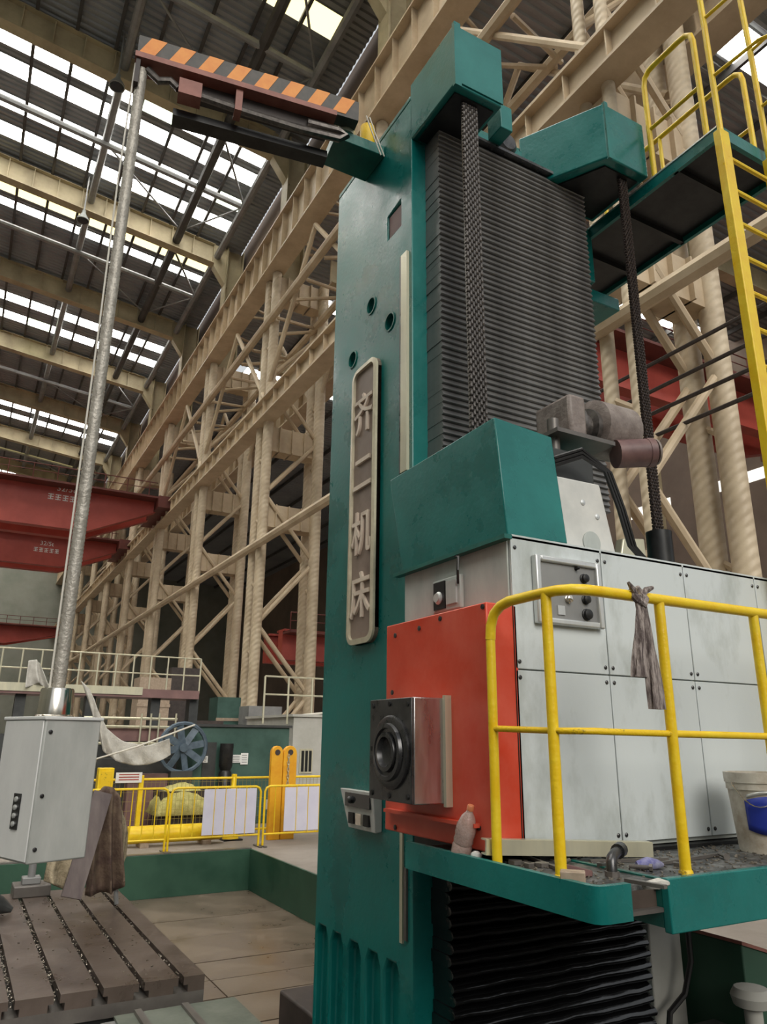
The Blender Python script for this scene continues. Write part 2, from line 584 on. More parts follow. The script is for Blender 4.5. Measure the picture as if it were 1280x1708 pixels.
# longitudinal roof truss tubes (under the purlins)
for x, r, mn, dz in ((2.6, 0.24, 'grey_steel', 0.9), (8.6, 0.30, 'purlin_steel', 1.2), (11.6, 0.26, 'grey_steel', 1.3), (-5.0, 0.24, 'grey_steel', 0.9)):
    tt = tag(MB().tube((x, GY[0], zroof(x) - dz), (x, GY[-1], zroof(x) - dz), r, 8).build('roof_tie_tube', mn),
             {2.6: 'grey steel tie tube running lengthwise under the roof, in the middle of the skylights',
              8.6: 'dark heavy tie tube running lengthwise under the skylights, right of the hanging conduit',
              11.6: 'grey steel tie tube lengthwise at the right ends of the skylight strips',
              -5.0: 'grey steel tie tube lengthwise under the roof at the far left edge'}[x], 'roof tube')
# cross chords (tubes along X in mid bay)
for n, k in enumerate((2, 3, 4, 6, 8)):
    yy = GY[k] + (5.9 if k != 2 else 6.3)
    z0, z1 = zroof(XL) - 1.2, zroof(11.6) - 1.25
    t = thing('roof_chord', ['grey roof chord tube nearest the camera, above the striped jib', 'grey roof chord tube between the four brightest skylight strips',
                             'grey roof chord tube over the dark second roof bay', 'grey roof chord tube over the third skylight bay',
                             'farthest grey roof chord tube above the red cranes'][n], 'roof tube', (0, yy, z1))
    MB().tube((XL, yy, z0), (11.6, yy, z1), 0.20, 8).build('chord', 'grey_steel', t)
    for a, b in (((2.6, -5.0), 1), ((11.6, 4.8), -1)):
        MB().tube((a[0], yy, zroof(a[0]) - 1.1), (8.6, yy + 5.0 * b, zroof(8.6) - 1.2), 0.07, 6).build('wind_brace', 'grey_steel', t)
        MB().tube((11.6, yy, zroof(11.6) - 1.2), (8.6, yy + 5.0 * b, zroof(8.6) - 1.2), 0.07, 6).build('wind_brace', 'grey_steel', t)
# plate girders across the bay
ordinal = ['nearest', 'second', 'third', 'fourth', 'fifth', 'sixth', 'seventh', 'eighth', 'ninth', 'tenth', 'eleventh', 'twelfth']
for k, gy in enumerate(GY[1:], 0):
    zt, dep = lambda x: zroof(x) - 0.36, 1.5
    t = thing('roof_girder', 'cream plate roof girder across the hall, %s from the camera' % ordinal[k], 'roof girder', (12, gy, zroof(12) - 2))
    x0, x1 = -21.5, 11.4
    hz = lambda x, d: (x, zt(x) - d)
    for nm, d0, d1, hw in (('web', 0, dep, 0.05), ('flange', dep, dep + 0.08, 0.35), ('top_flange', -0.06, 0, 0.35)):
        MB().hexa([(x0, gy - hw, zt(x0) - d1), (x1, gy - hw, zt(x1) - d1), (x1, gy + hw, zt(x1) - d1), (x0, gy + hw, zt(x0) - d1),
                   (x0, gy - hw, zt(x0) - d0), (x1, gy - hw, zt(x1) - d0), (x1, gy + hw, zt(x1) - d0), (x0, gy + hw, zt(x0) - d0)]).build(nm, 'girder_cream', t)
    mm = MB()
    x = x0 + 0.3
    while x < x1:
        mm.box(x - 0.03, x + 0.03, gy - 0.3, gy + 0.3, zt(x) - dep, zt(x))
        x += 1.55
    mm.build('stiffeners', 'girder_cream', t)['kind'] = 'stuff'
    # haunch at the column
    MB().prism([(11.4, gy - 0.3, zt(11.4)), (12.5, gy - 0.3, zt(12.5)), (12.5, gy - 0.3, zt(12.5) - 3.2), (11.4, gy - 0.3, zt(11.4) - 1.8)], (0, 0.6, 0)).build('haunch', 'girder_cream', t)

# ---- row of lattice columns
LOW0, LOW1 = 17.95, 19.1
UP0, UP1 = 27.15, 29.75


def lattice_column(k, gy, rf, rb):
    lab = ['cream lattice column of spiral welded tubes standing right of the black bellows',
           'cream lattice column hidden mostly behind the teal machine column',
           'nearest of the cream lattice columns left of the teal machine column',
           'second cream lattice column left of the teal machine column, above the green container',
           'third cream lattice column left of the teal machine column',
           'fourth cream lattice column left of the teal column, near the red crane ends'][k] if k < 6 else \
        'far cream lattice column, %s of the row, behind the raised walkway' % ordinal[k]
    t = thing('lattice_column', lab, 'steel column', (13.4, gy, 0))
    xb = 14.9
    dy = 0.39 if k == 0 else 0.55
    ztop = UP0 - 0.05
    for sx, r in ((XR, rf), (xb, rb)):
        for sy in (-dy, dy):
            MB().tube((sx, gy + sy, 0), (sx, gy + sy, ztop), r, 12).build('leg', 'cream_tube', t)
    # lacing between front and back legs (both planes), zigzag
    z, st, up = 0.6, 3.35, True
    while z + st < ztop:
        a = XR if up else xb
        b = xb if up else XR
        for sy in (-dy, dy):
            MB().tube((a, gy + sy, z), (b, gy + sy, z + st), 0.115, 8).build('brace', 'cream_steel', t)
        z += st
        up = not up
    z = 2.2
    while z < ztop:
        for sx in (XR, xb):
            MB().tube((sx, gy - dy, z), (sx, gy + dy, z + 0.6), 0.09, 6).build('batten', 'cream_steel', t)
        z += 3.35
    # cross box beams
    for z0, z1 in ((12.3, 13.5), (LOW0 - 1.5, LOW0 - 0.15), (UP0 - 1.5, UP0 - 0.1)):
        MB().box(XR + 0.0, xb, gy - 0.45, gy + 0.45, z0, z1).build('cross_beam', 'cream_steel', t)
        mm = MB()
        for xx in (12.7, 13.4, 14.1):
            mm.box(xx - 0.03, xx + 0.03, gy - 0.6, gy + 0.6, z0, z1)
        mm.build('stiffeners', 'cream_steel', t)['kind'] = 'stuff'
    # upper H column carrying the roof girder
    mm = MB().box(XR + 0.35, XR + 1.5, gy - 0.04, gy + 0.04, ztop, zroof(12) - 0.3)
    mm.box(XR + 0.30, XR + 0.38, gy - 0.5, gy + 0.5, ztop, zroof(12) - 0.3)
    mm.box(XR + 1.5, XR + 1.58, gy - 0.5, gy + 0.5, ztop, zroof(12) - 0.3)
    mm.build('upper_post', 'girder_cream', t)
    return t


for k, gy in enumerate(GY[1:11]):
    lattice_column(k, gy, 0.17 if k == 0 else 0.26, 0.30)


def runway(name, label, x, z0, z1, hw, y0, y1, mn):
    t = thing(name, label, 'crane beam', (x, (y0 + y1) / 2, z0))
    MB().box(x - 0.06, x + 0.06, y0, y1, z0 + 0.08, z1 - 0.08).build('web', mn, t)
    MB().box(x - hw, x + hw * 1.5, y0, y1, z0, z0 + 0.10).build('bottom_flange', mn, t)
    MB().box(x - hw, x + hw * 1.5, y0, y1, z1 - 0.10, z1).build('top_flange', mn, t)
    MB().box(x - 0.06, x + 0.06, y0, y1, z1, z1 + 0.16).build('rail', 'grey_steel', t)
    mm = MB()
    y = y0
    while y < y1:
        mm.box(x - hw * 0.8, x + hw * 0.8, y, y + 0.04, z0 + 0.1, z1 - 0.1)
        y += 1.52
    mm.build('stiffeners', mn, t)['kind'] = 'stuff'
    return t


runway('crane_runway_beam', 'lower cream crane runway beam running the length of the hall', XR - 0.25, LOW0, LOW1, 0.34, 2, 140, 'cream_steel')
runway('crane_runway_beam', 'upper cream crane runway beam running the length of the hall', XR - 0.25, UP0, UP1, 0.42, 2, 140, 'cream_steel')
runway('crane_runway_beam', 'cream crane runway beam on the far side of the lattice columns', 15.6, 21.0, 22.6, 0.4, 2, 100, 'cream_steel')
# longitudinal ties of the column row
for z, r, x, lb in ((11.2, 0.20, XR, 'low cream tie tube joining the lattice columns lengthwise'), (24.0, 0.22, XR, 'high cream tie tube joining the lattice columns under the upper beam'),
                    (24.6, 0.20, 14.9, 'cream tie tube lengthwise along the back legs of the lattice columns')):
    tag(MB().tube((x - 0.3, 2, z), (x - 0.3, 130, z), r, 8).build('tie_tube', 'cream_steel'), lb, 'tie tube')
# K braces of the row between the nearer columns
for n, k in enumerate((1, 2, 3, 4)):
    y0, y1 = GY[k], GY[k + 1]
    t = thing('row_bracing', ['diagonal cream row bracing high behind the teal column and arms', 'diagonal cream row bracing left of the teal column',
                              'diagonal cream row bracing between the second and third lattice columns left of the machine',
                              'diagonal cream row bracing above the red crane ends'][n], 'bracing', (12, (y0 + y1) / 2, 19.3))
    ym = (y0 + y1) / 2
    for xx in (11.9, 14.9):
        for a, b in ((y0, ym), (y1, ym)):
            MB().tube((xx, a, LOW1 + 0.4), (xx, b, UP0 - 0.6), 0.13, 8).build('diagonal', 'cream_steel', t)
    for j in range(6):
        yy = y0 + BAY * (j + 0.5) / 6
        MB().tube((12, yy, 24.0), (14.9, yy + (0.9 if j % 2 else -0.9), 24.6), 0.10, 6).build('cross_tie', 'cream_steel', t)
        MB().tube((12, yy, UP1), (14.9, yy + (0.9 if j % 2 else -0.9), UP1), 0.09, 6).build('cross_tie', 'cream_steel', t)
# dark bus-bar pipes in front of the nearest lattice column
for n, (px_, py_) in enumerate(((1130, 585), (1150, 622), (1165, 655), (1180, 690))):
    p = at(px_, py_, X=13.3)
    tag(MB().tube((13.3, 6.5, p.z), (13.3, 26, p.z), 0.05, 6).build('bus_bar', 'dark_brown'),
        'dark brown bus bar crossing the lattice column right of the bellows, %s from the top' % ['first', 'second', 'third', 'fourth'][n], 'bus bar')

# ---- second bay beyond the row
m = MB()
zr2 = lambda x: 30.5 - 0.03 * (x - 16)
s2 = [(13, 14.4), (29, 30.4), (40, 41.4), (52, 53.4)]
y = 4
for a, b in s2:
    corrug(m, y, a, 13.9, 46, zr2)
    y = b
corrug(m, y, 139, 13.9, 46, zr2)
roof2 = struct(m.build('ceiling', 'roof_sheet'), 'dark corrugated roof of the neighbouring bay')
for a, b in s2:
    pmesh = MB().box(-1.9, 1.9, -(b - a) / 2, (b - a) / 2, 0, 0.05).mesh('skylight_pane', 'skylight')
    for i in range(7):
        x = 18 + 4 * i
        inst('skylight_pane', pmesh, roof2, (x, (a + b) / 2, zr2(x)))
for i in range(8):
    x = 18 + 3.6 * i
    MB().box(x - 0.08, x + 0.08, 4, 139, zr2(x) - 0.4, zr2(x) - 0.05).build('purlin', 'purlin_steel', roof2)
for k, gy in enumerate((10.5, 22.7, 34.9, 47.1)):
    t = thing('bay_girder', 'brown plate girder under the neighbouring roof, %s from the camera' % ordinal[k], 'roof girder', (30, gy, 28))
    MB().box(15.5, 44.9, gy - 0.05, gy + 0.05, 28.0, 29.6).build('web', 'girder_cream', t)
    MB().box(15.5, 44.9, gy - 0.35, gy + 0.35, 27.9, 28.02).build('flange', 'girder_cream', t)
m = MB().box(45, 45.4, -5, 139, 0, 31)
wr = struct(m.build('wall_right', 'wall_brown'), 'brown side wall of the neighbouring bay')
wm = MB().box(-0.06, 0, -2.0, 2.0, 0, 0.8).mesh('window', 'window_far')
for i in range(8):
    for z in (8.5, 19.0):
        inst('window', wm, wr, (44.99, 14 + 8 * i, z))
struct(MB().box(-30, 46, 139, 139.4, 0, 42).build('wall_back', 'wall_far'), 'grey green end wall far down the hall')
struct(MB().box(-30, 60, -25.4, -25, 0, 8).build('wall_front_blocker', 'wall_far'), 'unseen low grey wall added at the near end to block low daylight, open above')  # added out of view; height set to keep low daylight off the machine
struct(MB().box(-30, -29.6, -25, 139, 0, 41).build('wall_left', 'wall_far'), 'grey side wall of the main hall, left of the machines')
struct(MB().box(13.75, 13.9, 2, 139, 30.4, 37.6).build('wall_left', 'wall_brown'), 'dark clerestory wall between the high roof and the neighbouring roof')
# second-bay columns
for k, gy in enumerate((22.7, 34.9, 47.1, 59.3)):
    t = thing('far_column', 'brown steel column against the side wall of the neighbouring bay, %s from the camera' % ordinal[k], 'steel column', (42, gy, 0))
    MB().box(41.5, 42.5, gy - 0.3, gy + 0.3, 0, 27.9).build('web', 'girder_cream', t)
    MB().box(41.4, 41.5, gy - 0.6, gy + 0.6, 0, 27.9).build('flange', 'girder_cream', t)


# ---- overhead travelling cranes
def crane(label, yc, z0, z1, xl, xr, mn='crane_red', text=None, haunch=2.5):
    t = thing('overhead_crane', label, 'crane', ((xl + xr) / 2, yc, z0))
    for s in (-1.3, 1.3):
        MB().prism([(xl, yc + s - 0.35, z0), (xr - haunch * 2.2, yc + s - 0.35, z0), (xr - 0.3, yc + s - 0.35, z1 - 0.75), (xr - 0.3, yc + s - 0.35, z1), (xl, yc + s - 0.35, z1)],
                   (0, 0.7, 0)).build('girder', mn, t)
        MB().box(xl, xr - 0.3, yc + s - 0.6, yc + s + 0.6, z1, z1 + 0.12).build('girder_flange', mn, t)
        MB().box(xl, xr - 3, yc + s - 0.42, yc + s + 0.42, z0 - 0.1, z0).build('lower_flange', 'crane_dark', t) if False else None
    MB().box(xl, xr - 0.8, yc - 2.9, yc - 1.65, z1 - 0.2, z1 - 0.05).build('walkway', 'crane_dark', t)
    mm = MB()
    x = xl
    while x < xr - 1:
        mm.tube((x, yc - 2.85, z1 - 0.1), (x, yc - 2.85, z1 + 1.0), 0.04, 5)
        x += 1.6
    mm.tube((xl, yc - 2.85, z1 + 1.0), (xr - 1, yc - 2.85, z1 + 1.0), 0.04, 5)
    mm.tube((xl, yc - 2.85, z1 + 0.5), (xr - 1, yc - 2.85, z1 + 0.5), 0.03, 5)
    mm.build('crane_railing', 'crane_dark', t)['kind'] = 'stuff'
    MB().box(xr - 0.9, xr + 0.1, yc - 3.2, yc + 3.2, z1 - 0.95, z1 - 0.05).build('end_carriage', 'crane_dark', t)
    if text:
        (x, z, size, lines) = text
        for i, s in enumerate(lines):
            mm = MB()
            if s is None:      # second line is too worn to read: smudged strokes
                for q_ in range(5):
                    bx_ = x + (q_ - 2) * size * 0.8
                    for dz__ in (-0.28, 0.0, 0.28):
                        mm.box(bx_ - size * .3, bx_ + size * .3, yc - 1.665, yc - 1.651, z - i * size * 1.15 + dz__ * size - .03, z - i * size * 1.15 + dz__ * size + .03)
                    mm.box(bx_ - .03, bx_ + .03, yc - 1.665, yc - 1.651, z - i * size * 1.15 - size * .35, z - i * size * 1.15 + size * .35)
                mm.build('worn_lettering', 'paper', t)
                continue
            lettering(mm, s, size, 0.01, (x, yc - 1.66, z - i * size * 1.15), (1, 0, 0), (0, 0, 1))
            mm.build('lettering', 'paper', t)
    return t


c1 = at(0, 795, Y=56); c1b = at(0, 868, Y=56)
crane('red double girder overhead crane nearest the camera, white lettering on its girder', 57.5, c1b.z, c1.z, -22, 11.6,
      text=(at(110, 822, Y=56.2).x, at(110, 818, Y=56.2).z, 0.62, ('32/5t', None)))
c2 = at(0, 880, Y=72); c2b = at(0, 935, Y=72)
crane('second red overhead crane, lower and behind the first one', 73.5, c2b.z, c2.z, -22, 11.6, text=(at(78, 910, Y=72.2).x, at(78, 908, Y=72.2).z, 0.55, ('32/5t', None)))
c3 = at(0, 1040, Y=110); c3b = at(0, 1072, Y=110)
crane('small looking red overhead crane farthest down the hall', 111.5, c3b.z, c3.z, -22, 11.6, haunch=3.5)
crane('red overhead crane of the neighbouring bay, behind the yellow ladder', 24, 18.2, 20.4, 16.0, 44)
crane('deep red crane low behind the lattice columns, left of the teal column', 44, 6.5, 8.2, 16.5, 43)

# high-bay lamps
for n, (x, y, yy) in enumerate(((195, 145, 33.5), (138, 368, 45.8))):
    p = at(x, y, Y=yy)
    t = thing('high_bay_lamp', ['grey high bay lamp hanging left of the jib end', 'grey high bay lamp hanging below the second roof girder'][n], 'lamp', p)
    MB().lathe(p, (0, 0, 1), [(0.42, 0), (0.40, 0.1), (0.20, 0.45), (0.12, 0.6), (0.12, 0.8)], 14).build('shade', 'lamp_metal', t)
    MB().lathe((p.x, p.y, p.z - 0.05), (0, 0, 1), [(0.3, 0), (0.36, 0.05)], 14).build('lens', 'glass_dark', t)
    MB().tube((p.x, p.y, p.z + 0.8), (p.x, p.y, zroof(p.x) - 0.01), 0.05, 6).build('stem', 'grey_steel', t)

# ================================================================== THE MACHINE
XC, YC0, YC1, ZC = 2.30, 3.78, 5.05, 6.70


def boolean_cut(o, cutter_mb):
    cme = cutter_mb.mesh('cutter')
    c = bpy.data.objects.new('cutter', cme)
    COL.objects.link(c)
    c.location = (0, 0, 0)
    bpy.context.view_layer.update()
    # cutter is given in hall coordinates, o has its origin shifted
    md = o.modifiers.new('cut', 'BOOLEAN')
    md.operation = 'DIFFERENCE'
    md.solver = 'EXACT'
    md.object = c
    bpy.context.view_layer.update()
    dg = bpy.context.evaluated_depsgraph_get()
    me = bpy.data.meshes.new_from_object(o.evaluated_get(dg))
    o.modifiers.clear()
    o.data = me
    me.shade_smooth()
    me.set_sharp_from_angle(angle=0.5)
    bpy.data.objects.remove(c)


# ---- column
col = thing('machine_column', 'tall teal painted machine column with a vertical brown name plate', 'machine column', (3.1, 4.4, PIT_Z))
body = MB().box(XC, 3.95, YC0, YC1, PIT_Z, ZC).build('column_body', 'teal', col)
cut = MB()
holes = [(4.378, 5.227), (4.085, 4.93), (4.679, 4.906)]
for yy, zz in holes:
    cut.lathe((XC + 0.16, yy, zz), (-1, 0, 0), [(0.062, 0), (0.062, 0.30)], 24)
cut.prism([(XC - 0.1, 3.935, 5.66), (XC - 0.1, 4.135, 5.66), (XC - 0.1, 4.135, 5.87), (XC - 0.1, 3.935, 5.87)], (0.13, 0, 0))
for yy in (4.93, 4.71, 4.47, 4.23, 4.01):
    cut.prism([(XC - 0.1, yy - 0.085, 0.20), (XC - 0.1, yy + 0.085, 0.20), (XC - 0.1, yy + 0.085, 0.80), (XC - 0.1, yy + 0.05, 0.86), (XC - 0.1, yy - 0.05, 0.86), (XC - 0.1, yy - 0.085, 0.80)], (0.155, 0, 0))
boolean_cut(body, cut)
md = body.modifiers.new('bevel', 'BEVEL')
md.width = 0.012
md.segments = 2
md.limit_method = 'ANGLE'
for yy, zz in holes:
    mm = MB().lathe((XC + 0.02, yy, zz), (-1, 0, 0), [(0.062, 0), (0.075, 0), (0.075, 0.028), (0.062, 0.028), (0.062, 0)], 24, caps=False)
    mm.build('port_ring', 'teal_dark', col)
    MB().lathe((XC + 0.10, yy, zz - 0.015), (-1, 0, 0), [(0.045, 0), (0.045, 0.04), (0.02, 0.06), (0.001, 0.06)], 16).build('port_plug', 'steel', col)
MB().box(XC + 0.012, XC + 0.028, 3.945, 4.125, 5.67, 5.86).build('window_glass', 'machine_maroon', col)

# name plate


def rounded(y0, y1, z0, z1, r, x, n=6):
    pts = []
    for cy, cz, a0 in ((y1 - r, z1 - r, 0), (y0 + r, z1 - r, 90), (y0 + r, z0 + r, 180), (y1 - r, z0 + r, 270)):
        for i in range(n + 1):
            a = math.radians(a0 + 90 * i / n)
            pts.append(Vector((x, cy + r * math.cos(a), cz + r * math.sin(a))))
    return pts


SY0, SY1, SZ0, SZ1 = 4.205, 4.592, 2.645, 4.725
plate = MB().prism(rounded(SY0, SY1, SZ0, SZ1, 0.09, XC - 0.028), (0.028, 0, 0)).build('sign_plate', 'sign_brown', col)
plate['label'] = 'brown metal name plate with four raised characters'
outer = rounded(SY0, SY1, SZ0, SZ1, 0.09, 0)
inner = rounded(SY0 + 0.035, SY1 - 0.035, SZ0 + 0.035, SZ1 - 0.035, 0.06, 0)
mm = MB()
n = len(outer)
vs = [(XC - 0.045, p.y, p.z) for p in outer] + [(XC - 0.050, p.y, p.z) for p in inner] + [(XC - 0.0, p.y, p.z) for p in outer] + [(XC - 0.026, p.y, p.z) for p in inner]
fs = []
for i in range(n):
    j = (i + 1) % n
    fs += [(i, j, n + j, n + i), (2 * n + i, 2 * n + j, j, i), (n + i, n + j, 3 * n + j, 3 * n + i)]
mm.add(vs, fs)
mm.build('sign_frame', 'sign_gold', plate)
for ch, zz, size in (('齐', 4.33, 0.30), ('二', 3.86, 0.29), ('机', 3.42, 0.30), ('床', 2.98, 0.30)):
    mm = MB()
    lettering(mm, ch, size, 0.010, (XC - 0.036, (SY0 + SY1) / 2, zz), (0, -1, 0), (0, 0, 1), bold=0.002)
    # characters on the plate are cast tall
    cz = zz
    mm.v = [(x, y, cz + (z - cz) * 1.12) for x, y, z in mm.v]
    mm.build('character', 'sign_letter', plate)
# guide strips on the column face
MB().box(XC - 0.022, XC + 0.01, 3.815, 3.895, 3.70, 5.36).build('guide_strip', 'rail_cream', col)
MB().box(XC - 0.020, XC + 0.01, 3.90, 3.915, 3.70, 5.36).build('guide_edge', 'steel_dark', col)
MB().box(XC - 0.012, XC + 0.012, 3.875, 3.905, 0.98, 1.60).build('guide_strip', 'rail_cream', col)
MB().box(XC - 0.012, XC + 0.012, 3.832, 3.860, 1.00, 1.36).build('guide_strip', 'iron_edge', col)
# arm with pulley housing (front left)
arm = MB().box(XC, 2.705, 3.215, YC0 + 0.02, 6.315, 6.845).build('pulley_arm', 'teal', col, bevel=0.012)
MB().box(XC - 0.004, XC + 0.05, 3.200, 3.230, 6.30, 6.86).build('arm_edge_trim', 'teal', arm)
MB().box(XC + 0.05, 2.71, 3.205, 3.216, 6.335, 6.83).build('arm_end_plate', 'teal', arm)
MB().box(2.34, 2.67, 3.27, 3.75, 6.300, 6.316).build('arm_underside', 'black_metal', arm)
# column head cap
MB().box(XC, 3.95, YC0 + 0.02, YC1, ZC, ZC + 0.05).build('column_cap', 'teal_dark', col, bevel=0.01)
# arm two (right), splayed footprint
foot = [(3.70, 3.185), (4.14, 3.185), (4.14, 3.80), (3.355, 3.80)]
arm2 = MB().prism([(x, y, 6.32) for x, y in foot], (0, 0, 0.52)).build('pulley_arm', 'teal', col, bevel=0.012)
MB().box(3.70, 3.735, 3.172, 3.20, 6.31, 6.85).build('arm_edge_trim', 'teal', arm2)
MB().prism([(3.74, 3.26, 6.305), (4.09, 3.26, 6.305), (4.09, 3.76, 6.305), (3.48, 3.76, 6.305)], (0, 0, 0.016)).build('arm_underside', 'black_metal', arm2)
MB().box(2.86, 2.97, 3.42, 3.58, 6.40, 6.62).build('cap_bracket', 'teal', col, bevel=0.006)
MB().lathe((3.08, 3.60, 6.52), (0, 1, 0), [(0.07, 0), (0.095, 0.02), (0.095, 0.08), (0.07, 0.10)], 18).build('guide_pulley', 'steel_dark', col)
# right cheek of the column carrying the upper walkway
MB().box(3.95, 4.16, 3.84, 4.9, 5.75, 6.28).build('walkway_bracket', 'teal', col, bevel=0.01)
MB().box(3.95, 4.55, 3.95, 4.6, 5.66, 5.78).build('walkway_bracket', 'teal', col, bevel=0.01)
# foot block behind the column
tag(MB().box(2.72, 4.3, YC1 + 0.03, 6.65, PIT_Z, 0.0).build('foundation_block', 'dark_brown', bevel=0.02), 'dark oily block standing behind the foot of the teal column', 'block')

# socket box on the column
sk = thing('socket_box', 'pale instrument box with dark sockets on the lower column face', 'socket box', (XC, 4.3, 1.5))
mm = MB()
A = [(XC, 4.58, 1.73), (XC, 4.13, 1.73), (XC, 4.13, 1.51), (XC, 4.50, 1.51)]
B = [(XC - 0.07, 4.57, 1.735), (XC - 0.07, 4.13, 1.735), (XC - 0.045, 4.13, 1.505), (XC - 0.045, 4.49, 1.505)]
mm.add(A + B, [(0, 1, 2, 3), (7, 6, 5, 4), (0, 4, 5, 1), (1, 5, 6, 2), (2, 6, 7, 3), (3, 7, 4, 0)])
mm.build('case', 'white_plastic', sk, bevel=0.006)
MB().box(XC - 0.074, XC - 0.05, 4.16, 4.49, 1.635, 1.715).build('screen', 'glass_dark', sk)
for i in range(3):
    yy = 4.42 - i * 0.1
    MB().box(XC - 0.066, XC - 0.04, yy - 0.035, yy + 0.035, 1.535, 1.60).build('socket', 'black_metal' if i != 1 else 'chrome', sk)
MB().lathe((XC - 0.07, 4.40, 1.675), (-1, 0, 0), [(0.022, 0), (0.022, 0.02), (0.012, 0.03)], 12).build('dial', 'steel_dark', sk)

# ---- upper bellows
XB0, XB1, YB = 2.42, 3.845, 3.59
bel = thing('slatted_bellows', 'tall dark grey slatted bellows covering the column guideway above the head', 'bellows', (3.13, 3.68, 3.60))
zb0, zb1, N = 3.60, 6.345, 62
st = (zb1 - zb0) / N
mm = MB()
wx = (XB1 - XB0) / 2
prof = [(0.10, -0.004), (-0.092, -0.004), (-0.100, 0.002), (-0.076, st + 0.006), (0.10, st + 0.006)]
mm.prism([(-wx, y_, z_) for y_, z_ in prof], (2 * wx, 0, 0))
sme = mm.mesh('slat', 'slat_grey')
for i in range(N):
    inst('slat', sme, bel, ((XB0 + XB1) / 2 + random.uniform(-.003, .003), YB + 0.10 + random.uniform(-.002, .002), zb0 + i * st))
MB().box(XB0 - 0.02, XB1 + 0.02, YB - 0.03, YC0 - 0.005, zb1 + 0.012, zb1 + 0.035).build('top_frame', 'steel_dark', bel)
MB().box(XB0 + 0.03, XB1 - 0.03, YB + 0.10, YC0 - 0.006, zb0, zb1).build('backing', 'black_metal', bel)

# ---- lower bellows
lb = thing('plastic_bellows', 'glossy black plastic bellows hanging below the operator platform', 'bellows', (3.13, 3.68, 0.05))
zb0, zb1, N = -0.1, 1.44, 26
st = (zb1 - zb0) / N
for i in range(N):
    r = random.Random(i)
    mm = MB()
    rows_ = []
    nx = 14
    wob = [(r.uniform(-.006, .006), r.uniform(-.004, .004)) for j in range(nx + 1)]
    for (y_, z_) in ((0.10, 0.0), (-0.04, 0.0), (-0.07, st * .06), (-0.088, st * .2), (-0.097, st * .36), (-0.10, st * 0.5), (-0.097, st * .64), (-0.088, st * .8), (-0.07, st * .94), (-0.04, st), (0.10, st)):
        rows_.append([(-wx + 2 * wx * j / nx, y_ + (wob[j][0] if y_ < 0 else 0), z_ + (wob[j][1] if y_ < -.06 else 0)) for j in range(nx + 1)])
    mm.grid(rows_)
    for e in (0, nx):
        b0 = len(mm.v)
        mm.add([rw[e] for rw in rows_], [tuple(range(11))])
    fme = mm.mesh('fold', 'black_plastic')
    inst('fold', fme, lb, ((XB0 + XB1) / 2 + r.uniform(-.008, .008), YB + 0.085 + r.uniform(-.01, .01), zb0 + i * st))

# ---- lifting chains


def chain(label, x, y, z0, z1, wid, mn, pitch):
    t = thing('lifting_chain', label, 'chain', (x, y, z0))
    mm = MB()
    k = 7
    for j in range(k):
        xx = -wid / 2 + wid * (j + 0.5) / k
        o = pitch * 0.5 if j % 2 else 0.0
        h = pitch * 0.92
        th = wid / k * 0.40
        pr = []
        for (y_, z_) in ((-.016, .2), (-.010, .06), (.010, .06), (.016, .2), (.011, .5), (.016, .8), (.010, .94), (-.010, .94), (-.016, .8), (-.011, .5)):
            pr.append((xx - th, y_, o + z_ * h * 1.08))
        mm.prism(pr, (2 * th, 0, 0))
    mm.tube((-wid / 2 - .004, 0, pitch * 0.25), (wid / 2 + .004, 0, pitch * 0.25), 0.009, 6)
    mm.tube((-wid / 2 - .004, 0, pitch * 0.75), (wid / 2 + .004, 0, pitch * 0.75), 0.009, 6)
    me = mm.mesh('link', mn)
    nn = int((z1 - z0) / pitch)
    for i in range(nn):
        inst('link', me, t, (x, y, z0 + i * pitch))
    return t


chain('wide leaf chain hanging from the left pulley arm in front of the slatted bellows', 2.487, 3.31, 3.42, 6.40, 0.125, 'chain_steel', 0.052)
chain('narrow dark chain hanging from the right pulley arm beside the bellows', 3.965, 3.30, 3.36, 6.42, 0.085, 'chain_dark', 0.046)

# ---- spindle head
HX, HY = 2.143, 2.637
head = thing('spindle_head', 'white panelled spindle head with orange red ram block and square steel spindle nose', 'spindle head', (3.2, 3.1, 1.45))
MB().box(HX + 0.02, 4.55, HY + 0.02, 3.62, 1.585, 2.955).build('head_core', 'grey_panel', head)
xs = [HX, 2.721, 3.331, 3.94, 4.55]
zs = [1.60, 2.348, 2.972]
for i in range(4):
    for j in range(2):
        p = MB().box(xs[i] + 0.003, xs[i + 1] - 0.003, HY, HY + 0.018, zs[j] + 0.003, zs[j + 1] - 0.003).build('panel', 'white_panel', head, bevel=0.003)
        for zz in ((zs[j] + 0.035, zs[j + 1] - 0.035) if j == 0 else (zs[j] + 0.035, zs[j + 1] - 0.06)):
            for xx in (xs[i] + 0.025, xs[i + 1] - 0.025):
                MB().lathe((xx, HY - 0.006, zz), (0, 1, 0), [(0.006, 0), (0.010, 0.003), (0.010, 0.008)], 8).build('screw', 'steel_dark', p)
MB().box(HX - 0.004, HX + 0.02, HY + 0.022, 3.60, 2.63, 2.955).build('side_panel', 'grey_panel', head, bevel=0.003)
MB().box(HX + 0.01, 4.55, HY + 0.0, 3.62, 2.955, 2.975).build('top_plate', 'white_panel', head)
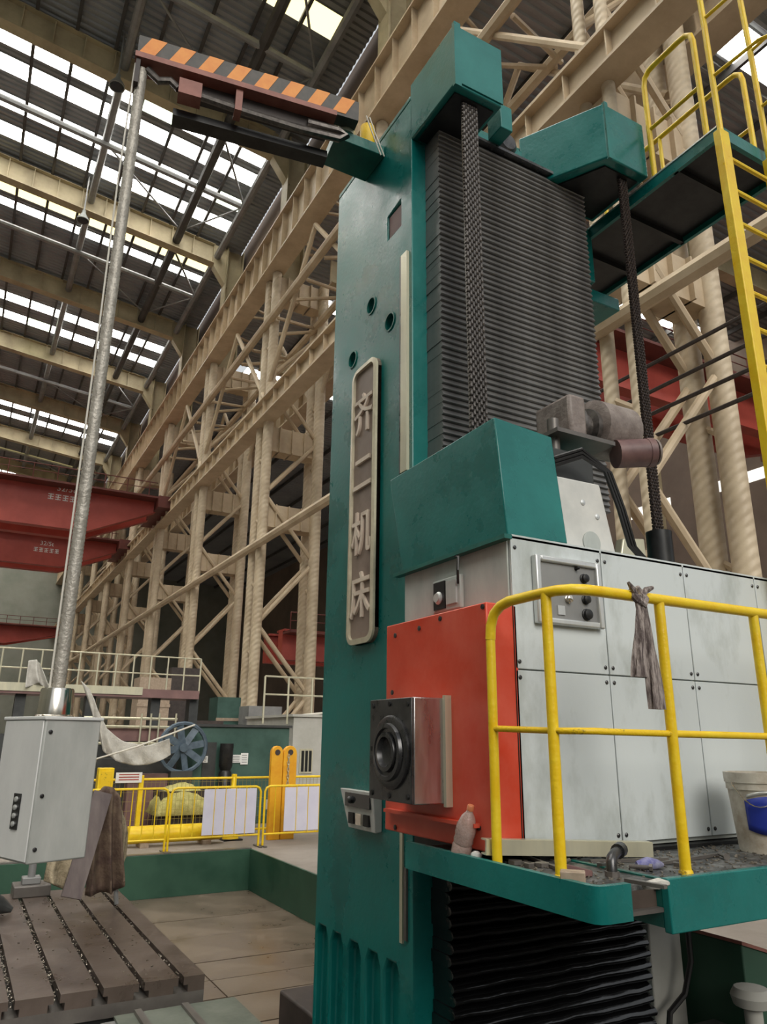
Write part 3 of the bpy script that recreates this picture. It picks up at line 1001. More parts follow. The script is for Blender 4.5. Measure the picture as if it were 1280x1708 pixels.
# control panel on the front
cp = MB().box(2.272, 2.668, HY - 0.020, HY - 0.001, 2.572, 2.878).build('control_panel', 'grey_steel', head)
for nm, a in (('f', (2.262, 2.295, 2.562, 2.888)), ('f', (2.648, 2.681, 2.562, 2.888)), ('f', (2.295, 2.648, 2.858, 2.888)), ('f', (2.295, 2.648, 2.562, 2.592))):
    MB().box(a[0], a[1], HY - 0.038, HY - 0.001, a[2], a[3]).build('frame_bar', 'alu', cp, bevel=0.008)
for (px_, py_, r, mn) in ((963, 948, .008, 'black_metal'), (976, 965, .020, 'black_metal'), (950, 999, .017, 'chrome'), (979, 1000, .020, 'black_metal'), (981, 1025, .024, 'black_metal')):
    q = at(px_, py_, Y=HY - 0.03)
    MB().lathe((q.x, HY - 0.02, q.z), (0, -1, 0), [(r * 1.2, 0), (r * 1.2, 0.006), (r, 0.008), (r, 0.022), (r * .5, 0.026)], 14).build('button', mn, cp)
q = at(936, 1018, Y=HY - 0.02)
MB().box(q.x - .022, q.x + .022, HY - 0.026, HY - 0.018, q.z - .022, q.z + .022).build('icon_plate', 'alu', cp)
# switch box on the side panel
sw = MB().box(HX - 0.03, HX - 0.002, 3.01, 3.265, 2.675, 2.85).build('switch_box', 'grey_panel', head, bevel=0.008)
MB().box(HX - 0.040, HX - 0.028, 3.035, 3.125, 2.705, 2.825).build('screen', 'alu', sw)
MB().box(HX - 0.038, HX - 0.028, 3.140, 3.245, 2.69, 2.835).build('switch_plate', 'black_metal', sw)
MB().lathe((HX - 0.036, 3.195, 2.75), (-1, 0, 0), [(0.034, 0), (0.034, 0.006), (0.024, 0.012), (0.024, 0.02)], 16).build('rotary_switch', 'alu', sw)
MB().path([(HX - .035, 3.02, 2.80), (HX - .06, 2.985, 2.86), (HX - .05, 2.99, 2.93), (HX - .03, 3.05, 2.95)], 0.007, 6).build('cable', 'cable_black', head)
# ram block
ram = MB().box(1.99, HX + 0.02, HY, 3.545, 1.60, 2.637).build('ram_block', 'red_paint', head, bevel=0.006)
ram['label'] = 'orange red painted ram block'
MB().box(HX - 0.004, HX + 0.0, HY - 0.004, HY + 0.01, 1.60, 2.637).build('edge_gap', 'joint_dark', ram)
for (px_, py_) in ((660, 1060), (735, 1032), (806, 1012), (655, 1155), (800, 1380), (660, 1380), (700, 1048), (770, 1385)):
    q = at(px_, py_, X=1.99)
    MB().lathe((1.992, q.y, q.z), (-1, 0, 0), [(0.013, 0), (0.013, 0.007), (0.006, 0.009)], 8).build('bolt', 'steel_dark', ram)
MB().box(1.955, 1.99, 2.72, 3.50, 1.690, 1.706).build('drip_lip', 'red_paint', ram)
# spindle nose
nose = MB().box(1.800, 1.992, 2.946, 3.345, 1.768, 2.228).build('spindle_nose', 'steel', head, bevel=0.004)
MB().box(1.955, 1.991, 2.925, 2.946, 1.755, 2.24).build('nose_flange', 'rail_cream', nose)
MB().box(1.787, 1.801, 2.948, 3.343, 1.770, 2.226).build('nose_face', 'steel_dark', nose, bevel=0.003)
sp = (1.788, 3.128, 1.985)
MB().lathe(sp, (-1, 0, 0), [(0.165, 0), (0.165, 0.012), (0.155, 0.018), (0.130, 0.018), (0.126, 0.034), (0.108, 0.036), (0.104, 0.024), (0.090, 0.022), (0.086, 0.040), (0.068, 0.042), (0.060, 0.018), (0.045, -0.03 + 0.04), (0.030, 0.004), (0.001, 0.004)], 36).build('spindle', 'steel_dark', nose)
for (dy, dz) in ((-.165, .2), (.165, .2), (-.165, -.2), (.165, -.2), (.17, .0), (-.17, .0), (0, -.205), (0, .205)):
    MB().lathe((1.789, 3.145 + dy, 1.998 + dz), (-1, 0, 0), [(0.012, 0), (0.012, 0.008), (0.006, 0.009)], 8).build('cap_screw', 'black_metal', nose)
# sloping cover above the head
cov = MB().hexa([(2.13, HY, 2.965), (2.505, HY, 2.975), (2.505, 3.61, 2.975), (2.13, 3.61, 2.965),
                 (2.13, 2.705, 3.60), (2.505, 2.705, 3.57), (2.505, 3.77, 3.57), (2.13, 3.77, 3.585)]).build('chain_cover', 'teal', head, bevel=0.006)
MB().box(2.095, 2.14, HY - 0.02, 3.66, 2.945, 2.966).build('cover_lip', 'teal_dark', cov)
# grey gearbox housing behind the cover
hs = MB().prism([(2.52, 2.76, 2.972), (2.975, 2.76, 2.972), (2.885, 2.76, 3.39), (2.55, 2.76, 3.385)], (0, 0.55, 0)).build('gearbox_housing', 'white_plastic', head, bevel=0.01)
for (px_, py_) in ((973, 838), (997, 862)):
    q = at(px_, py_, Y=2.758)
    MB().lathe((q.x, 2.762, q.z), (0, -1, 0), [(0.016, 0), (0.016, 0.006), (0.008, 0.009)], 10).build('plug', 'alu', hs)
q = at(988, 905, Y=2.755)
MB().lathe((q.x, 2.762, q.z), (0, -1, 0), [(0.062, 0), (0.062, 0.008), (0.05, 0.012)], 20).build('round_cover', 'grey_panel', hs)
# feed motor assembly on top
mot = MB().box(2.62, 2.95, 2.86, 3.15, 3.385, 3.60).build('motor_bracket', 'machine_dark', head, bevel=0.01)
MB().tube((2.72, 2.92, 3.58), (2.72, 2.92, 3.80), 0.035, 10).build('motor_post', 'iron_edge', mot)
MB().box(2.66, 3.10, 2.82, 3.20, 3.685, 3.71).build('motor_shelf', 'iron_edge', mot)
MB().box(2.80, 2.93, 2.86, 3.16, 3.71, 3.97).build('gear_case', 'motor_brown', mot, bevel=0.02)
MB().lathe((2.93, 3.0, 3.84), (1, 0.0, 0), [(0.125, 0), (0.125, 0.03), (0.09, 0.04), (0.09, 0.10), (0.13, 0.11), (0.13, 0.14)], 20).build('coupling', 'chain_steel', mot)
MB().lathe((3.07, 3.0, 3.86), (1, 0.0, 0.02), [(0.13, 0), (0.175, 0.02), (0.175, 0.29), (0.14, 0.32), (0.05, 0.33)], 22).build('motor_body', 'motor_brown', mot)
MB().lathe((3.16, 2.88, 3.665), (0.92, -0.38, 0.10), [(0.085, 0), (0.085, 0.19), (0.088, 0.19), (0.088, 0.23), (0.05, 0.24)], 20).build('brake', 'copper_dark', mot)
MB().lathe((3.385, 2.787, 3.69), (0.92, -0.38, 0.10), [(0.078, 0), (0.078, 0.012), (0.03, 0.02)], 20).build('brake_cap', 'motor_brown', mot)
for dx in (0, 0.022, 0.044):
    MB().path([(2.60, 2.80, 3.46 + dx), (2.75, 2.74, 3.52 + dx), (2.90 + dx, 2.73, 3.46), (2.98 + dx, 2.73, 3.26), (3.05 + dx, 2.74, 3.06), (3.16 + dx, 2.75, 2.985), (3.30, 2.80, 2.985)], 0.011, 6).build('cable', 'cable_black', mot)
MB().prism([(3.18, 2.95, 2.975), (3.42, 2.95, 2.975), (3.42, 2.95, 3.20), (3.24, 2.95, 3.18)], (0, 0.06, 0)).build('lifting_lug', 'rail_cream', head, bevel=0.01)
MB().tube((3.965, 3.30, 2.972), (3.965, 3.30, 3.40), 0.085, 18).build('chain_anchor', 'black_metal', head)

# ---- operator platform
pf = thing('operator_platform', 'teal edged operator platform with a cluttered dark deck below the head', 'platform', (3.1, 2.5, 1.40))
mm = MB()
pts = [(1.900, 3.19), (1.900, 2.020), (1.906, 1.995), (1.920, 1.979), (1.945, 1.972), (2.056, 1.972)]
th = 0.028
inn = [(1.928, 3.19), (1.928, 2.026), (1.932, 2.012), (1.938, 2.004), (1.948, 2.0), (2.056, 2.0)]
vs = [(x, y, 1.476) for x, y in pts] + [(x, y, 1.589) for x, y in pts] + [(x, y, 1.476) for x, y in inn] + [(x, y, 1.589) for x, y in inn]
fs = []
k = len(pts)
for i in range(k - 1):
    fs += [(i, i + 1, k + i + 1, k + i), (2 * k + i + 1, 2 * k + i, 3 * k + i, 3 * k + i + 1), (k + i, k + i + 1, 3 * k + i + 1, 3 * k + i), (i + 1, i, 2 * k + i, 2 * k + i + 1)]
fs += [(0, k, 3 * k, 2 * k), (k - 1, 3 * k - 1, 4 * k - 1, 2 * k - 1)]
mm.add(vs, fs)
mm.build('edge_beam', 'teal', pf)
MB().box(2.312, 4.6, 2.041, 2.075, 1.395, 1.574).build('edge_beam', 'teal', pf, bevel=0.004)
MB().box(2.312, 2.335, 2.075, 2.6, 1.41, 1.57).build('beam_end', 'teal_dark', pf)
MB().box(1.928, 2.30, 2.10, 3.19, 1.535, 1.5638).build('deck', 'deck_steel', pf)
MB().box(2.30, 4.6, 2.075, HY + 0.02, 1.535, 1.5642).build('deck', 'deck_steel', pf)
MB().box(1.95, 2.32, 2.10, 2.13, 1.475, 1.535).build('channel', 'iron_table', pf)
MB().box(1.95, 2.32, 2.07, 2.14, 1.462, 1.476).build('channel', 'iron_edge', pf)
MB().box(2.16, 3.9, 2.25, 3.3, 1.45, 1.532).build('understructure', 'black_metal', pf)
MB().box(2.2, 4.4, 2.6, 3.6, 1.445, 1.58).build('understructure', 'black_metal', pf)

# ---- yellow guard rail on the platform
gr = thing('guard_rail', 'yellow tubular guard rail on the operator platform in front of the white panels', 'guard rail', (2.5, 2.2, 1.57))
zt = 2.615
arc = [(1.966, 2.58, 2.46), (1.967, 2.575, 2.52), (1.970, 2.555, 2.568), (1.975, 2.515, 2.598), (1.982, 2.46, 2.612), (1.990, 2.34, zt), (1.993, 2.26, zt), (2.003, 2.19, zt), (2.035, 2.14, zt), (2.09, 2.117, zt), (2.16, 2.112, zt), (2.50, 2.112, zt), (4.6, 2.105, zt)]
MB().path([(1.964, 2.58, 1.568)] + arc[:1], 0.0205, 12).build('post', 'yellow_paint', gr)
MB().path(arc, 0.0225, 12).build('top_rail', 'yellow_paint', gr)
for (x, y) in ((1.994, 2.243), (2.499, 2.115), (3.118, 2.115), (3.75, 2.115)):
    MB().tube((x, y, 1.568), (x, y, zt - 0.005), 0.0215, 12).build('post', 'yellow_paint', gr)
    MB().lathe((x, y, 1.566), (0, 0, 1), [(0.028, 0), (0.026, 0.01), (0.022, 0.016)], 12).build('weld_foot', 'yellow_chip', gr)
mid = [(1.964, 2.58, 2.09), (1.99, 2.30, 2.082), (2.0, 2.22, 2.08), (2.03, 2.15, 2.08), (2.09, 2.118, 2.08), (2.18, 2.113, 2.078), (2.5, 2.113, 2.075)]
MB().path(mid, 0.0125, 10).build('mid_rail', 'yellow_chip', gr)
MB().path([(2.5, 2.113, 2.075), (4.6, 2.108, 2.06)], 0.0145, 10).build('mid_rail', 'yellow_paint', gr)

# ---- knotted rag on the rail
rg = thing('knotted_rag', 'striped grey rag knotted round the yellow top rail', 'rag', (2.355, 2.09, 2.2))
for (pts_, r0) in (([(2.350, 2.085, 2.60), (2.345, 2.078, 2.55), (2.330, 2.075, 2.46), (2.310, 2.075, 2.36), (2.297, 2.075, 2.285)], 0.024),
                   ([(2.355, 2.082, 2.60), (2.360, 2.076, 2.52), (2.362, 2.072, 2.40), (2.372, 2.070, 2.28), (2.377, 2.07, 2.165)], 0.026)):
    mm = MB()
    rows_ = []
    for i in range(17):
        f = i / 16 * (len(pts_) - 1)
        a = min(int(f), len(pts_) - 2)
        p = Vector(pts_[a]).lerp(Vector(pts_[a + 1]), f - a)
        wdt = r0 * (0.75 + 0.75 * i / 16)
        ring = []
        for j in range(16):
            t = 2 * PI * j / 16
            rr = 1 + 0.28 * math.sin(4 * t + i * 0.25)
            ring.append((p.x + wdt * rr * math.cos(t), p.y + 0.014 * rr * math.sin(t), p.z))
        rows_.append(ring + ring[:1])
    mm.grid(rows_)
    mm.f.append(tuple(range(len(mm.v) - 17, len(mm.v) - 1)))
    mm.build('tail', 'rag_cloth', rg)
MB().path([(2.330, 2.10, 2.62), (2.335, 2.075, 2.59), (2.355, 2.072, 2.57), (2.375, 2.078, 2.60), (2.375, 2.11, 2.645), (2.345, 2.14, 2.625)], 0.018, 8).build('knot', 'rag_cloth', rg)
MB().path([(2.365, 2.09, 2.61), (2.395, 2.085, 2.64), (2.435, 2.085, 2.655)], [0.013, 0.014, 0.008], 8).build('knot_end', 'rag_cloth', rg)
MB().path([(2.345, 2.09, 2.61), (2.315, 2.085, 2.64), (2.300, 2.09, 2.665)], [0.012, 0.012, 0.006], 8).build('knot_end', 'rag_cloth', rg)

# ---- things on the deck
DZ = 1.5645
bk = thing('paint_bucket', 'white plastic bucket with a blue label at the right end of the platform', 'bucket', (3.35, 2.36, DZ))
bx, by = 3.35, 2.36
MB().lathe((bx, by, DZ), (0, 0, 1), [(0.118, 0), (0.120, 0.02), (0.140, 0.27), (0.146, 0.27), (0.146, 0.30), (0.151, 0.30), (0.153, 0.345), (0.146, 0.345), (0.138, 0.29), (0.112, 0.02), (0.001, 0.02)], 36).build('pail', 'bucket_dirty', bk)
lab_rows = []
for zz in (0.10, 0.13, 0.19, 0.225):
    rr = 0.1215 + 0.076 * zz + 0.0025
    row = []
    for i in range(15):
        a = math.radians(-175 + 85 * i / 14)
        sag = 0.02 * math.sin(PI * i / 14)
        row.append((bx + rr * math.cos(a), by + rr * math.sin(a), DZ + zz + (sag if zz > 0.15 else -sag)))
    lab_rows.append(row)
MB().grid(lab_rows).build('label', 'blue_label', bk, thick=0.002)
lab_rows = []
for zz in (0.235, 0.25):
    rr = 0.1215 + 0.076 * zz + 0.003
    lab_rows.append([(bx + rr * math.cos(math.radians(-170 + 80 * i / 14)), by + rr * math.sin(math.radians(-170 + 80 * i / 14)), DZ + zz + 0.02 * math.sin(PI * i / 14)) for i in range(15)])
MB().grid(lab_rows).build('label_band', 'alu', bk, thick=0.002)
hand = [(bx + 0.156 * math.cos(a), by + 0.156 * math.sin(a), DZ + 0.30 - 0.10 * math.sin((a - 2.9) / 1.6 * PI)) for a in [2.9 + 1.6 * i / 12 for i in range(13)]]
MB().path(hand, 0.003, 6).build('handle', 'chrome', bk)

bt = thing('water_bottle', 'crumpled pinkish plastic water bottle leaning at the left end of the platform', 'bottle', (1.95, 2.80, DZ))
b0, b1 = Vector((1.948, 2.815, DZ + 0.010)), Vector((1.952, 2.735, 1.775))
ax = (b1 - b0).normalized()
L = (b1 - b0).length
MB().lathe(b0, ax, [(0.034, -0.004), (0.042, 0.004), (0.043, L * .2), (0.039, L * .25), (0.043, L * .3), (0.040, L * .38), (0.044, L * .45), (0.042, L * .60), (0.030, L * .78), (0.015, L * .88), (0.013, L * .92)], 16).build('bottle_body', 'bottle_plastic', bt)
MB().lathe(b0 + ax * L * 0.92, ax, [(0.015, 0), (0.015, 0.018), (0.012, 0.022)], 14).build('bottle_cap', 'cap_orange', bt)
tag(MB().lathe((1.945, 2.70, DZ), (0.3, 0.2, 1), [(0.018, 0), (0.024, 0.012), (0.024, 0.03), (0.012, 0.04)], 12).build('bottle_cap_cup', 'white_plastic'), 'small white cup lying beside the water bottle', 'cup')

# white channel bar
q0, q1 = Vector((1.935, 2.615, DZ + 0.036)), Vector((2.715, 2.465, DZ + 0.001))
mm = MB()
mm.bar(q0 + Vector((0, 0, 0.030)), q1 + Vector((0, 0, 0.030)), 0.012, 0.058)
dirp = (q1 - q0).normalized().cross(Vector((0, 0, 1))) * -1
mm.bar(q0 + dirp * 0.02 + Vector((0, 0, 0.058)), q1 + dirp * 0.02 + Vector((0, 0, 0.058)), 0.045, 0.006)
mm.bar(q0 + dirp * 0.02 + Vector((0, 0, 0.004)), q1 + dirp * 0.02 + Vector((0, 0, 0.004)), 0.045, 0.006)
tag(mm.build('channel_bar', 'rail_cream'), 'long off-white steel channel lying on the deck along the head', 'channel')


def deck_item(name, label, cat, mb, mn, bevel=0.0):
    return tag(mb.build(name, mn, bevel=bevel), label, cat)


def dz(px_, py_, z=DZ):
    return at(px_, py_, Z=z)


q = dz(985, 1480)
d = Vector((math.cos(-0.75), math.sin(-0.75), 0))
deck_item('wood_block', 'pale sawn wooden block at the platform corner', 'block', MB().bar(q - d * 0.085 + Vector((0, 0.02, .024)), q + d * 0.0 + Vector((0, 0.02, .024)), 0.06, 0.046), 'wood_block', 0.003)
q = dz(960, 1462)
deck_item('steel_wedge', 'dark steel wedge lying beside the wooden block', 'wedge', MB().hexa([(q.x - .06, q.y - .02, DZ), (q.x + .06, q.y - .03, DZ), (q.x + .06, q.y + .03, DZ), (q.x - .06, q.y + .03, DZ), (q.x - .06, q.y - .02, DZ + .05), (q.x + .06, q.y - .03, DZ + .02), (q.x + .06, q.y + .03, DZ + .02), (q.x - .06, q.y + .03, DZ + .05)]), 'copper_dark', 0.003)
# pipe fitting
q = dz(1022, 1462)
pt = thing('pipe_fitting', 'grey elbow pipe fitting standing on the deck near the gap', 'pipe fitting', q)
MB().path([q + Vector((0, 0, .0)), q + Vector((0, 0, .045)), q + Vector((.012, .008, .062)), q + Vector((.05, .03, .07)), q + Vector((.10, .055, .075))], 0.020, 12).build('elbow', 'steel_dark', pt)
MB().tube(q + Vector((.085, .048, .074)), q + Vector((.125, .07, .078)), 0.028, 12).build('nut', 'steel_dark', pt)
MB().tube(q + Vector((0, 0, .0)), q + Vector((0, 0, .018)), 0.027, 8).build('base_nut', 'iron_edge', pt)
q = dz(1085, 1450)
deck_item('work_glove', 'blue and white rag of a glove lying on the deck', 'glove',
          MB().path([q + Vector((-.05, 0.02, .016)), q + Vector((-.01, 0.0, .022)), q + Vector((.03, -.01, .018)), q + Vector((.07, .0, .012))], [0.014, 0.024, 0.018, 0.008], 10), 'glove_blue')
q = dz(1095, 1480)
deck_item('paper_scrap', 'crumpled pale paper scrap beside the platform gap', 'paper scrap',
          MB().path([q + Vector((-.06, 0.0, .010)), q + Vector((0.0, -.01, .014)), q + Vector((.06, .0, .008))], [0.012, 0.018, 0.008], 7), 'sheet_white')
# spanners and loose bars
for n, (a, b, wdt) in enumerate((((880, 1432), (945, 1458), .022), ((985, 1440), (1115, 1436), .014), ((1045, 1478), (1112, 1490), .02), ((1060, 1450), (1200, 1428), .012), ((860, 1442), (905, 1446), .03))):
    p0, p1 = dz(*a), dz(*b)
    if n in (0, 4):
        t = thing('spanner', ['grey spanner lying along the platform edge between the posts', '', '', '', 'short worn spanner beside the first yellow post'][n], 'spanner', p0)
        MB().bar(p0 + Vector((0, 0, .008)), p1 + Vector((0, 0, .008)), wdt * .6, 0.010).build('shaft', 'iron_edge', t)
        for e in (p0, p1):
            MB().lathe(e + Vector((0, 0, .001)), (0, 0, 1), [(wdt, 0), (wdt, .015), (wdt * .5, .015)], 6).build('jaw', 'iron_edge', t)
    else:
        deck_item('loose_bar', ['', 'thin round bar lying on the deck behind the pipe fitting', 'flat dark bar bridging the gap in the platform edge', 'thin pale rod on the deck toward the bucket', ''][n], 'bar',
                  MB().bar(p0 + Vector((0, 0, .007 + .012 * (n == 2))), p1 + Vector((0, 0, .007 + .012 * (n == 2))), wdt, .012), 'iron_edge')
# more loose hardware lying on the deck
for n, (x, y_, lab_) in enumerate(((2.06, 2.50, 'hex nut lying beside the first yellow post'), (2.12, 2.30, 'hex nut lying behind the second yellow post'), (2.33, 2.38, 'hex nut lying in front of the white channel'),
                                   (2.62, 2.25, 'hex nut lying left of the third yellow post'), (2.86, 2.42, 'hex nut lying between the third post and the bucket'))):
    t = thing('hex_nut', lab_, 'nut', (x, y_, DZ))
    MB().lathe((x, y_, DZ), (0, 0, 1), [(0.010, 0.0), (0.021, 0.0), (0.022, 0.004), (0.022, 0.016), (0.010, 0.018), (0.010, 0.0)], 6, caps=False).build('nut_body', 'iron_edge', t)
for n, (x, y_, a_, lab_) in enumerate(((2.20, 2.46, 0.5, 'short hex bolt lying in front of the white channel'), (2.42, 2.22, 2.2, 'short hex bolt lying near the platform gap'), (2.95, 2.28, 1.0, 'short hex bolt lying left of the bucket'))):
    t = thing('hex_bolt', lab_, 'bolt', (x, y_, DZ))
    dd = Vector((math.cos(a_), math.sin(a_), 0))
    c_ = Vector((x, y_, DZ + 0.014))
    MB().tube(c_, c_ + dd * 0.075, 0.008, 8).build('shank', 'iron_edge', t)
    MB().tube(c_ - dd * 0.012, c_, 0.0145, 6).build('bolt_head', 'iron_edge', t)
# swarf on the deck
mm = MB()
rr = random.Random(5)
for i in range(420):
    x, y_ = rr.uniform(2.02, 3.6), rr.uniform(2.10, 2.62)
    if x < 2.3 and rr.random() < .5:
        y_ = rr.uniform(2.1, 3.0)
    s = rr.uniform(.003, .010)
    a = rr.uniform(0, PI)
    mm.bar((x - s * math.cos(a), y_ - s * math.sin(a), DZ + .003), (x + s * math.cos(a), y_ + s * math.sin(a), DZ + .004), s * .6, .004)
tag(mm.build('swarf', 'chips'), 'fine metal swarf scattered over the platform deck', 'swarf', kind='stuff')

# ---- upper walkway beside the column
WX0, WX1, WY0, WY1, WZ = 4.15, 4.90, 2.56, 4.9, 6.26
wk = thing('access_walkway', 'dark teal access walkway high beside the right pulley arm', 'walkway', (4.5, 3.5, WZ - 0.1))
MB().box(WX0, WX1, WY0, WY1, WZ - 0.02, WZ).build('floor_plate', 'black_metal', wk)
MB().box(WX0 - 0.012, WX0 + 0.02, WY0 - 0.01, WY1, WZ - 0.07, WZ + 0.035).build('edge_beam', 'teal', wk)
MB().box(WX1 - 0.02, WX1 + 0.012, WY0 - 0.01, WY1, WZ - 0.07, WZ + 0.035).build('edge_beam', 'teal', wk)
MB().box(WX0, WX1, WY0 - 0.012, WY0 + 0.02, WZ - 0.07, WZ + 0.035).build('edge_beam', 'teal', wk)
MB().box(WX0 - 0.018, WX0 - 0.010, WY0, WY1, WZ + 0.022, WZ + 0.034).build('edge_strip', 'alu', wk)
for yy in (2.95, 3.5, 4.05):
    MB().box(WX0, WX1, yy - 0.02, yy + 0.02, WZ - 0.07, WZ - 0.018).build('joist', 'black_metal', wk)


def hoop(t, x, y0, y1, z0, z1, r=0.022):
    k = 0.12
    pts = [(x, y1, z0), (x, y1, z1 - k), (x, y1 - k * .12, z1 - k * .4), (x, y1 - k * .5, z1 - k * .06), (x, y1 - k, z1), (x, y0 + k, z1), (x, y0 + k * .5, z1 - k * .06), (x, y0 + k * .12, z1 - k * .4), (x, y0, z1 - k), (x, y0, z0)]
    MB().path(pts, r, 10).build('hoop', 'yellow_paint', t)
    MB().tube((x, y1, (z0 + z1) / 2 - 0.05), (x, y0, (z0 + z1) / 2 - 0.05), 0.016, 8).build('mid_rail', 'yellow_paint', t)


wr1 = thing('walkway_rail', 'yellow hooped guard rail on the near edge of the high walkway', 'guard rail', (WX0, 2.9, WZ))
hoop(wr1, WX0 + 0.005, 2.66, 3.14, WZ + 0.03, 7.32)
wr2 = thing('walkway_rail', 'yellow hooped guard rail on the far edge of the high walkway', 'guard rail', (WX1, 3.2, WZ))
hoop(wr2, WX1 - 0.005, 2.75, 4.3, WZ + 0.03, 7.42)
MB().tube((WX1 - 0.005, 3.6, WZ + .03), (WX1 - .005, 3.6, 7.42), 0.018, 8).build('post', 'yellow_paint', wr2)
# ladder
ld = thing('ladder', 'yellow steel ladder rising to the high walkway at the right edge', 'ladder', (4.3, 2.5, 1.6))
LX0, LX1, LY = 4.072, 4.62, 2.50
for x, w2 in ((LX0, .048), (LX1, .048)):
    MB().box(x - w2, x + w2, LY - 0.03, LY + 0.03, 1.574, 6.15).build('stile', 'yellow_paint', ld, bevel=0.006)
    MB().path([(x, LY, 6.15), (x, LY, 7.15), (x, LY + 0.01, 7.9)], 0.021, 10).build('grab_rail', 'yellow_paint', ld)
z = 1.9
while z < 6.2:
    MB().tube((LX0, LY, z), (LX1, LY, z), 0.016, 8).build('rung', 'yellow_paint', ld)
    z += 0.27
for zz in (6.65, 7.2):
    MB().path([(LX0, LY, zz), (LX0 + .02, LY - 0.35, zz), (LX0 + .14, LY - .58, zz), (4.35, LY - 0.66, zz), (LX1 - .14, LY - .58, zz), (LX1 - .02, LY - 0.35, zz), (LX1, LY, zz)], 0.013, 8).build('cage_hoop', 'yellow_paint', ld)

# ---- casing at lower right
cs = thing('bed_casing', 'dark green machine bed casing at the lower right corner', 'casing', (4.9, 3.6, PIT_Z))
MB().prism([(4.32, 3.30, PIT_Z), (5.22, 3.30, PIT_Z), (5.22, 3.30, 0.60), (4.75, 3.30, 0.75), (4.32, 3.30, 0.88)], (0, 0.6, 0)).build('casing_body', 'pit_green', cs, bevel=0.01)
MB().prism([(4.31, 3.29, 0.88), (4.75, 3.29, 0.75), (5.22, 3.29, 0.60), (5.22, 3.29, 0.615), (4.75, 3.29, 0.768), (4.31, 3.29, 0.90)], (0, 0.62, 0)).build('casing_rim', 'rust_red', cs)
tag(MB().box(3.98, 4.26, 3.70, 3.95, PIT_Z, 1.30).build('side_cover', 'shed_wall', bevel=0.01), 'pale grey upright cover between the black bellows and the green casing', 'cover')
tag(MB().path([(4.02, 3.60, 1.36), (4.10, 3.58, 1.20), (4.17, 3.56, 0.95), (4.17, 3.56, 0.75), (4.10, 3.57, 0.58), (3.97, 3.58, 0.50), (3.93, 3.57, 0.38), (3.96, 3.57, -0.68)], 0.018, 8).build('hose', 'cable_black'), 'black hose looping beside the plastic bellows', 'hose')
tag(MB().box(3.90, 4.28, 3.28, 3.53, PIT_Z, 0.44).build('step_block', 'machine_dark', bevel=0.01), 'dark steel step beside the foot of the black bellows', 'step')
q = at(1255, 1670, Y=3.2)
tag(MB().lathe((q.x, 3.2, PIT_Z), (0, 0, 1), [(0.05, 0), (0.05, q.z + 0.66), (0.10, q.z + 0.68), (0.115, q.z + 0.73), (0.09, q.z + 0.77), (0.02, q.z + 0.785)], 16).build('covered_post', 'shed_wall'), 'post with a grey cloth cap in the lower right corner', 'post')

# ================================================================== JIB, PENDANT
jb = thing('jib_beam', 'jib beam with orange and black hazard stripes reaching left from the column top', 'jib beam', (1.9, 4.2, 6.5))
J0, J1 = Vector((0.40, 4.405, 0)), Vector((2.02, 4.15, 0))
jd = (J1 - J0).normalized()
jn = Vector((jd.y, -jd.x, 0))          # towards the camera side
JZ0, JZ1 = 6.60, 6.80


def jp(s, n, z):
    return J0 + jd * s + jn * n + Vector((0, 0, z))


def jbox(s0, s1, n0, n1, z0, z1):
    return MB().hexa([jp(s0, n0, z0), jp(s1, n0, z0), jp(s1, n1, z0), jp(s0, n1, z0), jp(s0, n0, z1), jp(s1, n0, z1), jp(s1, n1, z1), jp(s0, n1, z1)])


JL = (J1 - J0).length
web = jbox(0, JL, -0.05, 0.055, JZ0 + 0.02, JZ1).build('beam', 'stripe_black', jb)
ns = 8
pitch = (JL - 0.02) / ns
for i in range(ns):
    s0 = 0.01 + i * pitch
    a, sl = pitch * 0.52, 0.075
    MB().prism([jp(s0, 0.0555, JZ0 + 0.045), jp(s0 + a, 0.0555, JZ0 + 0.045), jp(s0 + a + sl, 0.0555, JZ1), jp(s0 + sl, 0.0555, JZ1)], jn * 0.003).build('stripe', 'stripe_orange', web)
jbox(-0.01, JL - 0.18, -0.10, 0.075, JZ0 - 0.01, JZ0 + 0.035).build('lower_flange', 'rust_red', jb)
# carriage and cable chain under the beam
jbox(0.0, 0.03, -0.09, 0.06, JZ0 - 0.22, JZ0).build('end_plate', 'dark_brown', jb)
jbox(0.30, JL - 0.22, -0.12, -0.02, JZ0 - 0.10, JZ0 - 0.01).build('inner_rail', 'dark_brown', jb)
jbox(0.30, 0.46, -0.06, 0.05, JZ0 - 0.19, JZ0 - 0.06).build('trolley', 'rust_red', jb)
jbox(0.28, JL - 0.20, -0.22, -0.10, JZ0 - 0.26, JZ0 - 0.20).build('tray_edge', 'black_metal', jb)
jbox(0.70, 0.75, -0.06, 0.05, JZ0 - 0.20, JZ0).build('hanger', 'rust_red', jb)
MB().path([jp(0.46, 0.0, JZ0 - .13), jp(0.8, 0.0, JZ0 - .155), jp(1.2, 0.0, JZ0 - .165), jp(1.5, 0.0, JZ0 - .15), jp(1.56, 0, JZ0 - .11), jp(1.5, 0.0, JZ0 - .075), jp(1.25, 0.0, JZ0 - .085)], 0.030, 8).build('cable_chain', 'chain_steel', jb)
MB().path([jp(0.08, 0.0, JZ0 - .03), jp(0.16, 0.0, JZ0 - .10), jp(0.24, 0.0, JZ0 - .07), jp(0.30, 0.0, JZ0 - .12)], 0.028, 8).build('cable_bundle', 'chain_steel', jb)
